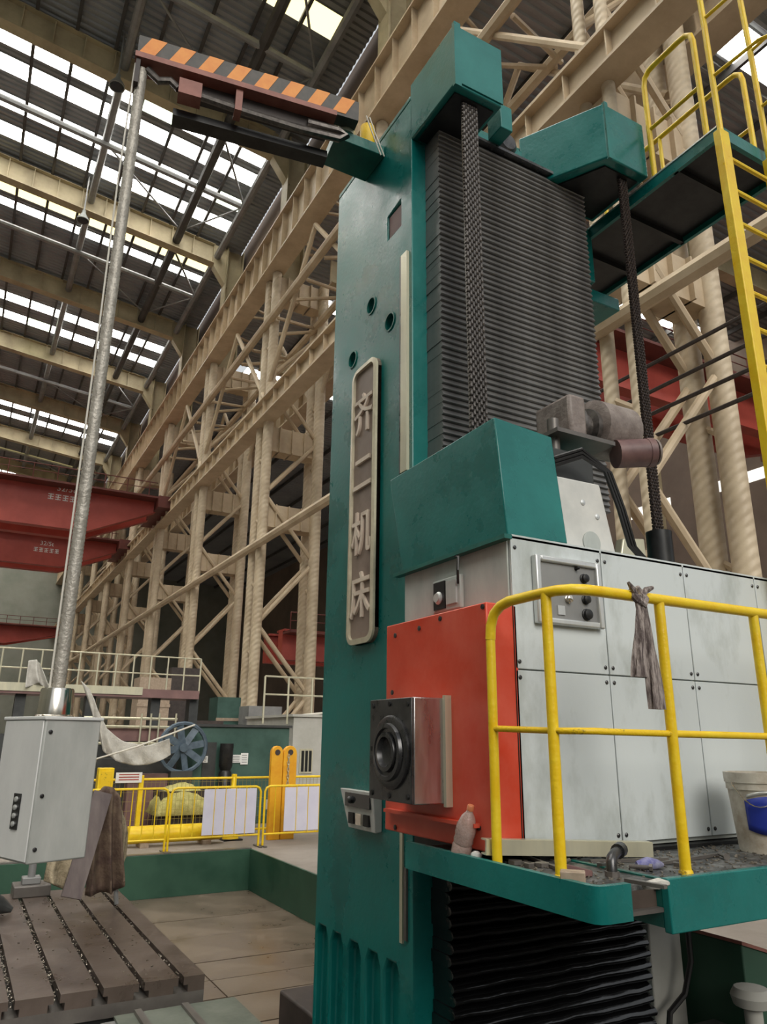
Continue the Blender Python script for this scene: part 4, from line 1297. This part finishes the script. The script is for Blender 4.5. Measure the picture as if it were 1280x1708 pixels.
# bracket with slewing gear on the column
br = MB().hexa([(1.87, 4.21, 6.49), (2.298, 4.19, 6.49), (2.298, 4.52, 6.49), (1.91, 4.52, 6.49), (1.87, 4.21, 6.59), (2.298, 4.19, 6.59), (2.298, 4.52, 6.59), (1.91, 4.52, 6.59)]).build('slewing_bracket', 'teal_dark', jb, bevel=0.006)
MB().lathe((1.98, 4.27, 6.59), (0, 0, 1), [(0.08, 0), (0.08, 0.05), (0.06, 0.06), (0.06, 0.26)], 16).build('slewing_pivot', 'rail_cream', br)
MB().lathe((2.18, 4.27, 6.59), (0, 0, 1), [(0.06, 0), (0.06, 0.19), (0.03, 0.21)], 14).build('slewing_motor', 'yellow_chip', br)
for dx in (0, .03):
    MB().path([(2.10 + dx, 4.14, 6.75), (2.14 + dx, 4.12, 6.60), (2.22 + dx, 4.11, 6.40)], 0.006, 6).build('cable', 'cable_white', br)

PX, PY = 0.445, 4.41
pd = thing('operator_pendant', 'white hanging operator pendant box with chrome collar on a long conduit', 'pendant', (PX, PY, 1.45))
ya = math.radians(21)
hw, hv = 0.150, 0.220
ca, sa = math.cos(ya), math.sin(ya)


def pp(u, v_, z):
    return (PX + u * ca - v_ * sa, PY + u * sa + v_ * ca, z)


def pbox(u0, u1, v0, v1, z0, z1):
    return MB().hexa([pp(u0, v0, z0), pp(u1, v0, z0), pp(u1, v1, z0), pp(u0, v1, z0), pp(u0, v0, z1), pp(u1, v0, z1), pp(u1, v1, z1), pp(u0, v1, z1)])


pbox(-hw, hw, -hv, hv, 1.455, 2.125).build('pendant_case', 'pendant_grey', pd, bevel=0.008)
pbox(-hw - 0.006, -hw + 0.002, -hv + 0.012, hv - 0.012, 1.465, 2.115).build('front_panel', 'pendant_white', pd, bevel=0.003)
pbox(-hw - 0.012, -hw - 0.004, -hv + 0.13, -hv + 0.20, 1.60, 1.765).build('button_strip', 'black_metal', pd)
for i in range(4):
    c = pp(-hw - 0.011, -hv + 0.165, 1.625 + i * 0.038)
    MB().lathe(c, (-ca, -sa, 0), [(0.013, 0), (0.013, 0.008), (0.008, 0.011)], 12).build('button', 'alu', pd)
for zz in (1.52, 1.76, 2.06):
    c = pp(-hw + 0.03, -hv - 0.001, zz)
    MB().lathe(c, (sa, -ca, 0), [(0.010, 0), (0.010, 0.006), (0.005, 0.008)], 8).build('screw', 'steel_dark', pd)
pbox(-hw - 0.01, hw + 0.01, -hv - 0.01, hv + 0.01, 2.118, 2.135).build('lid', 'pendant_white', pd, bevel=0.004)
MB().lathe((PX, PY, 2.13), (0, 0, 1), [(0.098, 0), (0.098, 0.012), (0.090, 0.018), (0.085, 0.145), (0.080, 0.155)], 28).build('collar', 'chrome', pd)
# flexible conduit: ribbed hose
prf = []
z = 2.27
i = 0
while z < 6.56:
    prf.append((0.0375 if i % 2 else 0.0345, z - 2.27))
    z += 0.0115
    i += 1
MB().lathe((PX, PY, 2.27), (0, 0, 1), prf, 12).build('conduit', 'conduit', pd)
MB().path([(PX - 0.045, PY - 0.03, 2.14), (PX - 0.048, PY - 0.03, 3.0), (PX - 0.050, PY - 0.028, 4.5), (PX - 0.06, PY - 0.025, 5.6), (PX - 0.052, PY - 0.02, 6.58)], 0.006, 6).build('signal_cable', 'cable_white', pd)

# ================================================================== T-SLOT TABLE
TX1, TY0, TY1, TZ = 1.615, 5.20, 8.45, 0.60
tb = thing('slotted_table', 'long dark iron machining table with T slots at the lower left', 'machine table', (0.4, 6.5, PIT_Z))
slots = [1.466 - 0.24 * i for i in range(9)]
edges = [TX1] + slots
for i in range(len(edges)):
    xa = edges[i] - (0 if i == 0 else 0.017)
    xb = (edges[i + 1] + 0.017) if i + 1 < len(edges) else -0.80
    xl = xb + 0.028 if i + 1 < len(edges) else xb
    xr_ = xa - 0.028 if i else xa
    mm = MB().box(xb, xa, TY0, TY1, TZ - 0.045, TZ)
    mm.box(xl, xr_, TY0, TY1, TZ - 0.085, TZ - 0.0451)
    mm.build('table_strip', 'iron_table', tb)
MB().box(-0.80, TX1, TY0, TY1, TZ - 0.16, TZ - 0.0852).build('table_base', 'iron_edge', tb)
MB().box(-0.80, TX1 - 0.12, TY0 + 0.10, TY1 - 0.1, PIT_Z, TZ - 0.1602).build('table_pedestal', 'machine_dark', tb)
mm = MB()
rr = random.Random(11)
for i in range(1500):
    xs_ = rr.choice(slots[:7])
    y_ = TY0 + 0.02 + (TY1 - TY0 - .1) * rr.random() ** 0.8
    s = rr.uniform(.004, .013)
    a = rr.uniform(0, PI)
    zz = TZ - 0.05 + rr.uniform(0, .045)
    x = xs_ + rr.uniform(-.012, .012)
    mm.bar((x - s * math.cos(a) * .5, y_ - s * math.sin(a), zz), (x + s * math.cos(a) * .5, y_ + s * math.sin(a), zz + rr.uniform(0, .006)), .006, .004)
for i in range(120):
    x, y_ = rr.uniform(0.3, 1.4), rr.uniform(TY0 + .1, TY1 - .2)
    mm.bar((x, y_, TZ + .002), (x + rr.uniform(-.015, .015), y_ + rr.uniform(-.015, .015), TZ + .003), .005, .004)
tag(mm.build('metal_chips', 'chips'), 'curly metal chips filling the slots of the iron table', 'metal chips', kind='stuff')
# things on the table far end
q = at(50, 1497, Z=TZ)
cl = thing('clamp_block', 'grey stepped clamping block with a stud under the pendant', 'clamp', (q.x, q.y, TZ))
MB().box(q.x - 0.15, q.x + 0.17, q.y - 0.02, q.y + 0.28, TZ, TZ + 0.10).build('block', 'iron_edge', cl, bevel=0.01)
MB().box(q.x - 0.08, q.x + 0.08, q.y + 0.05, q.y + 0.20, TZ + 0.10, TZ + 0.16).build('riser', 'grey_steel', cl, bevel=0.008)
MB().tube((q.x, q.y + .12, TZ + .16), (q.x, q.y + .12, TZ + .42), 0.035, 12).build('stud', 'grey_steel', cl)


def drape(name, label, mn, top, bot, folds, amp, seed=0, n=26, m_=18, curl=0.0):
    """hanging cloth between a top polyline and a bottom polyline"""
    rr_ = random.Random(seed)
    ph = rr_.uniform(0, 6)
    rows_ = []

    def along(pl, f):
        f *= len(pl) - 1
        a = min(int(f), len(pl) - 2)
        return Vector(pl[a]).lerp(Vector(pl[a + 1]), f - a)
    for i in range(m_ + 1):
        g = i / m_
        row = []
        for j in range(n + 1):
            f = j / n
            p = along(top, f).lerp(along(bot, f), g)
            k = amp * (0.25 + 0.75 * g)
            p = p + Vector((0.35 * k * math.sin(folds * 1.7 * f * PI + ph), k * math.sin(folds * f * 2 * PI + ph + 1.2 * math.sin(3 * g)), 0.3 * k * math.sin(5 * g + 7 * f)))
            row.append(p)
        rows_.append(row)
    return tag(MB().grid(rows_).build(name, mn, thick=0.012), label, 'cloth')


Yt = 7.45
A = lambda x, y, yy=Yt: at(x, y, Y=yy)
drape('tarpaulin', 'dark brown tarpaulin hanging over a stand behind the pendant', 'tarp_brown',
      [A(160, 1325), A(175, 1312), A(190, 1312), A(200, 1330)], [A(140, 1492), A(165, 1494), A(190, 1490), A(205, 1470)], 2.6, 0.06, 3)
drape('tarpaulin', 'tan canvas edge hanging at the right of the dark tarpaulin', 'tarp_tan',
      [A(196, 1330, 7.6), A(208, 1365, 7.6), A(214, 1390, 7.6)], [A(180, 1478, 7.6), A(196, 1470, 7.6), A(213, 1428, 7.6)], 1.6, 0.04, 5)
drape('tarpaulin', 'crumpled tan canvas bundle on the table below the pendant', 'tarp_tan',
      [A(80, 1430, 7.3), A(100, 1425, 7.3), A(122, 1432, 7.3)], [A(70, 1468, 7.2), A(98, 1480, 7.2), A(125, 1492, 7.2)], 1.4, 0.06, 8)
mm = MB()
p0, p1 = A(118, 1498, 7.15), A(172, 1322, 7.40)
mm.bar(p0, p1, 0.16, 0.03, up=(0, 1, 0))
tag(mm.build('leaning_board', 'board_wood'), 'greyish wooden board leaning up behind the pendant', 'board')
tag(MB().tube(Vector((A(196, 1490, 7.55).x, 7.55, TZ)), A(186, 1318, 7.5), 0.02, 8).build('stand_pole', 'grey_steel'), 'steel stand pole under the dark tarpaulin', 'pole')
rb = at(15, 1470, Y=6.9)
tag(MB().path([(rb.x - .7, 7.5, TZ + .07), (rb.x - .5, 7.42, TZ + .12), (rb.x - .33, 7.52, TZ + .10), (rb.x - .15, 7.45, TZ + .13), (rb.x + .0, 7.5, TZ + .08), (rb.x + .1, 7.48, TZ + .04)], [0.04, 0.11, 0.085, 0.12, 0.07, 0.02], 9).build('dark_bundle', 'machine_dark'), 'dark bundle lying at the left edge of the table', 'bundle')

# bed cover in front of the table
bc = thing('bed_cover', 'grey green steel bed cover in front of the iron table', 'bed cover', (1.4, 4.7, PIT_Z))
MB().box(0.98, 1.70, 4.25, 5.10, PIT_Z, 0.455).build('cover_box', 'grey_steel', bc, bevel=0.01)
MB().box(1.06, 1.79, 4.20, 5.12, 0.456, 0.472).build('cover_sheet', 'cover_sheet', bc)
MB().box(1.17, 1.21, 4.20, 5.10, 0.473, 0.495).build('cover_rib', 'iron_edge', bc)
MB().box(1.45, 1.49, 4.20, 5.10, 0.473, 0.490).build('cover_rib', 'iron_edge', bc)
MB().box(-0.9, 0.97, 4.4, 5.12, PIT_Z, 0.40).build('cover_box', 'iron_edge', bc, bevel=0.01)

# ================================================================== BARRIERS AND YARD BEHIND
YF = 14.72


def barrier(label, x0, x1, board=None, loc=None):
    t = thing('crowd_barrier', label, 'barrier', ((x0 + x1) / 2, YF, 0), 'yellow crowd barriers along the pit edge')
    z0, z1, r = 0.10, 1.10, 0.022
    k = 0.10
    MB().path([(x0, YF, 0.0), (x0, YF, z1 - k), (x0 + k * .3, YF, z1 - k * .3), (x0 + k, YF, z1), (x1 - k, YF, z1), (x1 - k * .3, YF, z1 - k * .3), (x1, YF, z1 - k), (x1, YF, 0.0)], r, 8).build('frame', 'yellow_paint', t)
    MB().tube((x0, YF, z0 + .12), (x1, YF, z0 + .12), 0.018, 8).build('bottom_rail', 'yellow_paint', t)
    n_ = 8
    for i in range(1, n_):
        x = x0 + (x1 - x0) * i / n_
        MB().tube((x, YF, z0 + .12), (x, YF, z1), 0.010, 6).build('bar', 'yellow_paint', t)
    for x in (x0, x1):
        MB().box(x - 0.03, x + 0.03, YF - 0.18, YF + 0.2, 0.002, 0.022).build('foot', 'iron_edge', t)
    if board:
        MB().box(board[0], board[1], YF - 0.042, YF - 0.026, z0 + .16, z1 - .03).build('board', 'board_lilac', t)
        n2 = 5
        for i in range(1, n2):
            x = board[0] + (board[1] - board[0]) * i / n2
            MB().tube((x, YF - 0.05, z0 + .12), (x, YF - 0.05, z1), 0.007, 6).build('tie_bar', 'yellow_paint', t)
    return t


xa, xb = at(278, 1425, Y=YF).x, at(430, 1418, Y=YF).x
barrier('yellow barrier with a white board, in the middle of the row', xa, xb, (at(336, 1380, Y=YF).x, at(424, 1380, Y=YF).x))
barrier('yellow barrier without a board, left of the row beside the tarpaulin', xa - 1.78, xa - 0.06)
barrier('yellow barrier with a white board, next to the teal column', xb + 0.09, xb + 1.85, (at(472, 1380, Y=YF).x, xb + 1.75))

# mesh fence further back
YM = 16.6
mf = thing('mesh_fence', 'yellow framed mesh fence standing behind the barriers', 'fence', (4.5, YM, 0))
zt_ = at(300, 1299, Y=YM).z
for px_ in (232, 388, 545):
    x = at(px_, 1340, Y=YM).x
    MB().box(x - 0.045, x + 0.045, YM - 0.045, YM + 0.045, 0, zt_ + 0.08).build('fence_post', 'yellow_paint', mf)
xl_, xr_ = at(150, 1340, Y=YM).x, at(560, 1340, Y=YM).x
MB().tube((xl_, YM, zt_), (xr_, YM, zt_), 0.025, 8).build('top_rail', 'yellow_paint', mf)
MB().tube((xl_, YM, 0.1), (xr_, YM, 0.1), 0.025, 8).build('bottom_rail', 'yellow_paint', mf)
mm = MB()
x = xl_
while x < xr_:
    mm.bar((x, YM, 0.1), (x, YM, zt_), 0.005, 0.005)
    x += 0.09
zz = 0.2
while zz < zt_:
    mm.bar((xl_, YM, zz), (xr_, YM, zz), 0.005, 0.005)
    zz += 0.18
o = mm.build('mesh_wires', 'mesh_wire', mf)
o['kind'] = 'stuff'
for px_, py_ in ((215, 1297), (462, 1341)):
    q = at(px_, py_, Y=YM - 0.06)
    sg = MB().box(q.x - 0.26, q.x + 0.26, YM - 0.075, YM - 0.055, q.z - 0.10, q.z + 0.10).build('warning_plate', 'paper', mf)
    mm = MB()
    for r_ in range(3):
        mm.box(q.x - 0.2, q.x + 0.2, YM - 0.079, YM - 0.076, q.z + 0.05 - r_ * 0.05, q.z + 0.07 - r_ * 0.05)
    mm.build('print_lines', 'crane_red', sg)
# yellow pipe on the ground and yellow sheeted mound
q0, q1 = at(212, 1393, Y=15.6), at(342, 1386, Y=15.6)
pr_ = 0.16
t = thing('yellow_pipe', 'thick yellow pipe lying behind the barriers', 'pipe', (q0.x, 15.6, 0.0))
MB().tube((q0.x, 15.6, pr_ + .06), (q1.x + .3, 15.6, pr_ + .06), pr_, 16).build('pipe', 'yellow_paint', t)
for x in (q0.x + .3, q1.x):
    MB().box(x - .08, x + .08, 15.4, 15.8, 0, 0.08).build('chock', 'wood_block', t)
t = thing('sheeted_stack', 'low stack under a pale yellow sheet behind the barriers', 'sheeted stack', (at(300, 1350, Y=17.5).x, 17.5, 0))
xc_ = at(298, 1350, Y=17.5).x
zt2 = at(298, 1306, Y=17.5).z
rows_ = []
rr = random.Random(3)
for i in range(15):
    row = []
    for j in range(11):
        u, v_ = i / 14 * 2 - 1, j / 10 * 2 - 1
        h = max(0.0, 1 - abs(u) ** 2.4) ** 0.6 * max(0.0, 1 - abs(v_) ** 2.6) ** 0.6
        row.append((xc_ + u * 0.62 + rr.uniform(-.02, .02), 17.5 + v_ * 0.6, zt2 - 0.62 + 0.60 * h + rr.uniform(-.03, .03) * (h > .1)))
    rows_.append(row)
MB().grid(rows_).build('sheet', 'mound_yellow', t, thick=0.015)
MB().box(xc_ - 0.5, xc_ + 0.5, 17.1, 17.9, 0, zt2 - 0.15).build('crates', 'dark_brown', t)
t = thing('yellow_cone', 'yellow pointed marker standing between the mesh fence posts', 'cone', (at(391, 1320, Y=15.9).x, 15.9, 0))
q = at(391, 1296, Y=15.9)
MB().lathe((q.x, 15.9, 0.03), (0, 0, 1), [(0.17, 0), (0.16, 0.02), (0.03, q.z - .06), (0.02, q.z - .03)], 14).build('cone_body', 'yellow_paint', t)
MB().box(q.x - .2, q.x + .2, 15.7, 16.1, 0, 0.03).build('cone_base', 'black_metal', t)
# orange lifting tongs: two upright slabs with chains
for n, (x0, x1) in enumerate(((453, 472), (473, 495))):
    a, b = at(x0, 1245, Y=15.55), at(x1, 1245, Y=15.55)
    t = thing('orange_bollard', ['orange yellow rounded upright plate, left of the pair behind the barriers', 'orange yellow rounded upright plate with a hanging chain, right of the pair'][n], 'lifting plate', ((a.x + b.x) / 2, 15.55, 0))
    r_ = (b.x - a.x) / 2
    cx = (a.x + b.x) / 2
    poly = [(cx - r_, 15.5, 0), (cx + r_, 15.5, 0), (cx + r_, 15.5, a.z - r_)] + [(cx + r_ * math.cos(i * PI / 8), 15.5, a.z - r_ + r_ * 1.1 * math.sin(i * PI / 8)) for i in range(1, 8)] + [(cx - r_, 15.5, a.z - r_)]
    MB().prism(poly, (0, 0.12, 0)).build('plate', 'hook_orange', t, bevel=0.01)
    MB().tube((cx, 15.49, a.z - 0.12), (cx, 15.64, a.z - 0.12), 0.06, 12).build('eye', 'dark_brown', t)
    if n:
        lm = MB().path([(0.022 * math.cos(i * PI / 4), 0, 0.045 * math.sin(i * PI / 4)) for i in range(8)], 0.009, 5, closed=True).mesh('chain_link', 'rail_cream')
        for i in range(16):
            inst('chain_link', lm, t, (cx - 0.05, 15.47, a.z - 0.2 - i * 0.068), (0, 0, PI / 2 * (i % 2)))
# green cabin
YG = 18.5
gl, gr_, gt = at(322, 1250, Y=YG), at(482, 1250, Y=YG), at(400, 1213, Y=YG).z
t = thing('green_cabin', 'dark green cabin with white notices on its wall, behind the barriers', 'cabin', ((gl.x + gr_.x) / 2, YG + 1.5, 0))
MB().box(gl.x, gr_.x, YG, YG + 1.5, 0, gt).build('cabin_wall', 'container_green', t, bevel=0.02)
MB().box(gl.x - 0.05, gr_.x + 0.05, YG - 0.06, YG + 1.55, gt, gt + 0.06).build('cabin_roof', 'machine_dark', t)
d0, d1 = at(335, 1300, Y=YG).x, at(357, 1300, Y=YG).x
MB().box(d0, d1, YG - 0.03, YG, 0.1, at(345, 1238, Y=YG).z).build('cabin_door', 'machine_dark', t)
d0, d1 = at(358, 1300, Y=YG).x, at(381, 1300, Y=YG).x
MB().lathe(((d0 + d1) / 2, YG - 0.25, 0.0), (0, 0, 1), [((d1 - d0) / 2 * .9, 0), ((d1 - d0) / 2 * .9, 1.2), ((d1 - d0) / 2 * .7, 1.25), ((d1 - d0) / 2 * .95, 1.35), ((d1 - d0) / 2 * .95, at(370, 1240, Y=YG).z)], 14).build('cabin_tank', 'black_metal', t)
for (x0, y0, x1, y1) in ((384, 1259, 401, 1272), (402, 1256, 413, 1275), (339, 1261, 346, 1272)):
    a, b = at(x0, y0, Y=YG - .02), at(x1, y1, Y=YG - .02)
    nt_ = MB().box(a.x, b.x, YG - 0.035, YG - 0.02, b.z, a.z).build('notice', 'paper', t)
    mm = MB()
    for i in range(4):
        zz = a.z - (a.z - b.z) * (i + 1) / 5
        mm.box(a.x + .03, b.x - .03, YG - 0.038, YG - 0.036, zz - .008, zz + .008)
    mm.build('print_lines', 'grey_steel', nt_)
# blue wheel fan at the cabin's left
q = at(305, 1247, Y=18.2)
t = thing('blue_fan', 'blue grey spoked fan wheel at the left end of the green cabin', 'fan', (q.x, 18.2, 0))
R_ = 0.55
MB().path([(q.x + R_ * math.cos(i * PI / 12), 18.2, q.z + R_ * math.sin(i * PI / 12)) for i in range(24)], 0.05, 6, closed=True).build('rim', 'blue_paint', t)
for i in range(8):
    a = i * PI / 4 + 0.2
    e1, e2 = Vector((q.x, 18.2, q.z)), Vector((q.x + R_ * math.cos(a), 18.2, q.z + R_ * math.sin(a)))
    MB().bar(e1, e2, 0.16, 0.02, up=(math.sin(a) * .4, 1, 0)).build('blade', 'blue_paint', t)
MB().tube((q.x, 18.1, q.z), (q.x, 18.35, q.z), 0.10, 12).build('hub', 'blue_paint', t)
MB().box(q.x - 0.25, q.x + 0.25, 18.1, 18.4, 0, q.z - R_ + .03).build('stand', 'machine_dark', t)
# grey shed
YS = 20
a, b = at(488, 1250, Y=YS), at(575, 1250, Y=YS)
zt3 = at(520, 1196, Y=YS).z
t = thing('grey_shed', 'pale grey shed with a dark window beside the teal column', 'shed', ((a.x + b.x) / 2, YS + 2, 0))
MB().box(a.x, b.x + 2, YS, YS + 4, 0, zt3).build('shed_wall', 'shed_wall', t)
MB().box(a.x - .06, b.x + 2, YS - .06, YS + 4, zt3, zt3 + .07).build('shed_roof', 'shed_wall', t)
c, d_ = at(500, 1249, Y=YS), at(520, 1290, Y=YS)
wn = MB().box(c.x, d_.x, YS - 0.03, YS, d_.z, c.z).build('shed_window', 'rail_cream', t)
for i in range(3):
    w0 = c.x + .05 + i * (d_.x - c.x - .05) / 3
    MB().box(w0, w0 + (d_.x - c.x) / 3 - .05, YS - 0.036, YS - 0.03, d_.z + .05, c.z - .05).build('pane', 'glass_dark', wn)
MB().tube((a.x + .3, YS + .2, zt3 + .05), (b.x + 2, YS + .2, zt3 + .4), 0.03, 6).build('roof_pipe', 'cable_white', t)
# railing on the shed roof
rl = thing('roof_railing', 'thin pale railing on the roof of the grey shed', 'railing', (b.x, YS + .3, zt3 + .07))
for px_ in (440, 480, 520, 560):
    x = at(px_, 1180, Y=YS + .3).x
    MB().tube((x, YS + .3, zt3 - .2 if x < a.x else zt3 + .07), (x, YS + .3, zt3 + 1.1), 0.03, 6).build('post', 'rail_cream', rl)
x0, x1 = at(440, 1180, Y=YS + .3).x, at(575, 1180, Y=YS + .3).x
for dz_ in (0.6, 1.1):
    MB().tube((x0, YS + .3, zt3 + dz_), (x1, YS + .3, zt3 + dz_), 0.025, 6).build('rail', 'rail_cream', rl)

# ---- big background machine with raised walkway at left
YB_ = 20.5
zd = at(160, 1150, Y=YB_).z
zr_ = at(160, 1112, Y=YB_).z
xl_, xr_ = at(-40, 1150, Y=YB_).x, at(333, 1150, Y=YB_).x
t = thing('raised_walkway', 'long raised walkway with thin pale railings behind the pendant', 'walkway', ((xl_ + xr_) / 2, YB_, 0))
MB().box(xl_, xr_, YB_, YB_ + 1.2, zd - 0.16, zd + 0.06).build('deck_beam', 'machine_maroon', t)
MB().box(xl_, at(238, 1150, Y=YB_).x, YB_ - 0.03, YB_ - 0.002, zd - 0.10, zd + 0.10).build('kick_plate', 'rail_cream', t)
n_ = 12
for i in range(n_ + 1):
    x = xl_ + (xr_ - xl_) * i / n_
    MB().tube((x, YB_ + .05, zd), (x, YB_ + .05, zr_ + .35), 0.022, 6).build('post', 'rail_cream', t)
for z_ in (zr_ + .35, (zd + zr_ + .35) / 2):
    MB().tube((xl_, YB_ + .05, z_), (xr_, YB_ + .05, z_), 0.02, 6).build('rail', 'rail_cream', t)
for px_ in (-20, 30, 150, 260, 325):
    x = at(px_, 1200, Y=YB_).x
    MB().box(x - 0.12, x + 0.12, YB_ + .2, YB_ + .6, 0, zd - .16).build('support', 'machine_dark', t)
YN = 19.2
t = thing('background_machine', 'dark long machine with pale pipes under the raised walkway', 'machine', (at(150, 1250, Y=YN).x, YN + .6, 0))
xa_, xb_ = at(-40, 1230, Y=YN).x, at(300, 1230, Y=YN).x
MB().box(xa_, xb_, YN + .3, YN + 1.2, 0, at(150, 1225, Y=YN).z).build('bed', 'machine_dark', t)
MB().box(at(170, 1230, Y=YN).x, at(272, 1230, Y=YN).x, YN, YN + .29, at(200, 1236, Y=YN).z, at(200, 1215, Y=YN).z).build('saddle', 'machine_maroon', t)
for py_ in (1198, 1212, 1240):
    z_ = at(200, py_, Y=YN - .1).z
    MB().tube((at(140, py_, Y=YN - .1).x, YN - .1, z_), (at(296, py_, Y=YN - .1).x, YN - .1, z_), 0.035, 6).build('pipe', 'rail_cream', t)
for px_ in (232, 248, 262, 290):
    p = at(px_, 1240, Y=YN - .15)
    MB().tube((p.x, YN - .15, p.z - .1), (p.x, YN - .15, at(px_, 1190, Y=YN - .15).z), 0.022, 6).build('upright', 'rail_cream', t)
MB().box(xa_, at(290, 1270, Y=YN - .4).x, YN - .6, YN - .1, 0, at(200, 1265, Y=YN - .4).z).build('front_bed', 'machine_dark', t)
t_ = at(255, 1290, Y=YN - .65)
MB().box(t_.x - .6, t_.x + .3, YN - .9, YN - .62, 0, t_.z).build('crate', 'machine_maroon', t)
# white dust sheet sagging off the machine
YW = 17.6
W = lambda x, y: at(x, y, Y=YW)
tp = [W(135, 1135), W(150, 1150), W(162, 1180), W(178, 1215), W(205, 1236), W(245, 1244), W(283, 1232)]
bt_ = [W(160, 1210), W(165, 1232), W(172, 1252), W(190, 1270), W(220, 1276), W(250, 1274), W(286, 1258)]
ob = drape('dust_sheet', 'white dust sheet sagging across the background machine right of the pendant', 'sheet_white', tp, bt_, 5, 0.07, 4, n=40)
ob = drape('dust_sheet', 'small white dust sheet bunched over the raised walkway rail left of the conduit', 'sheet_white',
           [at(48, 1102, Y=YB_ - .1), at(62, 1100, Y=YB_ - .1), at(66, 1108, Y=YB_ - .1)], [at(44, 1146, Y=YB_ - .1), at(66, 1140, Y=YB_ - .1), at(84, 1150, Y=YB_ - .1)], 2, 0.08, 6)
tag(MB().path([Vector((at(160, 1266, Y=17.2).x - .1, 17.2, 0.0)), at(160, 1266, Y=17.2), at(230, 1245, Y=17.2), at(325, 1209, Y=17.6)], 0.02, 6).build('guy_rope', 'cable_white'), 'thin white rope running up to the green cabin roof', 'rope')
q = at(178, 1295, Y=16.2)
t = thing('yellow_cabinet', 'small yellow cabinet behind the tarpaulin by the mesh fence', 'cabinet', (q.x, 16.2, 0))
MB().box(q.x - .17, q.x + .12, 16.1, 16.35, 0, q.z + .16).build('cabinet_body', 'yellow_paint', t, bevel=0.01)
MB().box(q.x - .13, q.x + .08, 16.085, 16.1, 0.2, q.z + .1).build('cabinet_door', 'yellow_chip', t)
# clutter band along the column feet: stacked crates and pallets
rr = random.Random(21)
cl_names = [('brown crate', 'dark_brown'), ('green crate', 'container_green'), ('grey crate', 'grey_steel'), ('maroon crate', 'machine_maroon'), ('tan crate', 'wood_block')]
for i, (px_, w_, h_, yy) in enumerate(((345, 1.2, 2.6, 29), (378, 1.0, 3.6, 31), (440, 1.4, 3.2, 29), (470, 1.0, 2.6, 26.5), (250, 1.2, 4.2, 30), (300, 1.2, 4.8, 32))):
    x = at(px_, 1240, Y=yy).x
    nm, mn = cl_names[i % 5]
    t = thing('storage_crate', '%s of stores standing far back, %s from the left' % (nm, ordinal[[2, 3, 4, 5, 0, 1][i]].replace('nearest', 'first')), 'crate', (x, yy, 0))
    MB().box(x - w_ / 2, x + w_ / 2, yy, yy + 1.2, 0, h_).build('crate_body', mn, t)
    for zz in (0.25 * h_, 0.75 * h_):
        MB().box(x - w_ / 2 - .03, x + w_ / 2 + .03, yy - .03, yy, zz - .06, zz + .06).build('batten', 'wood_block', t)
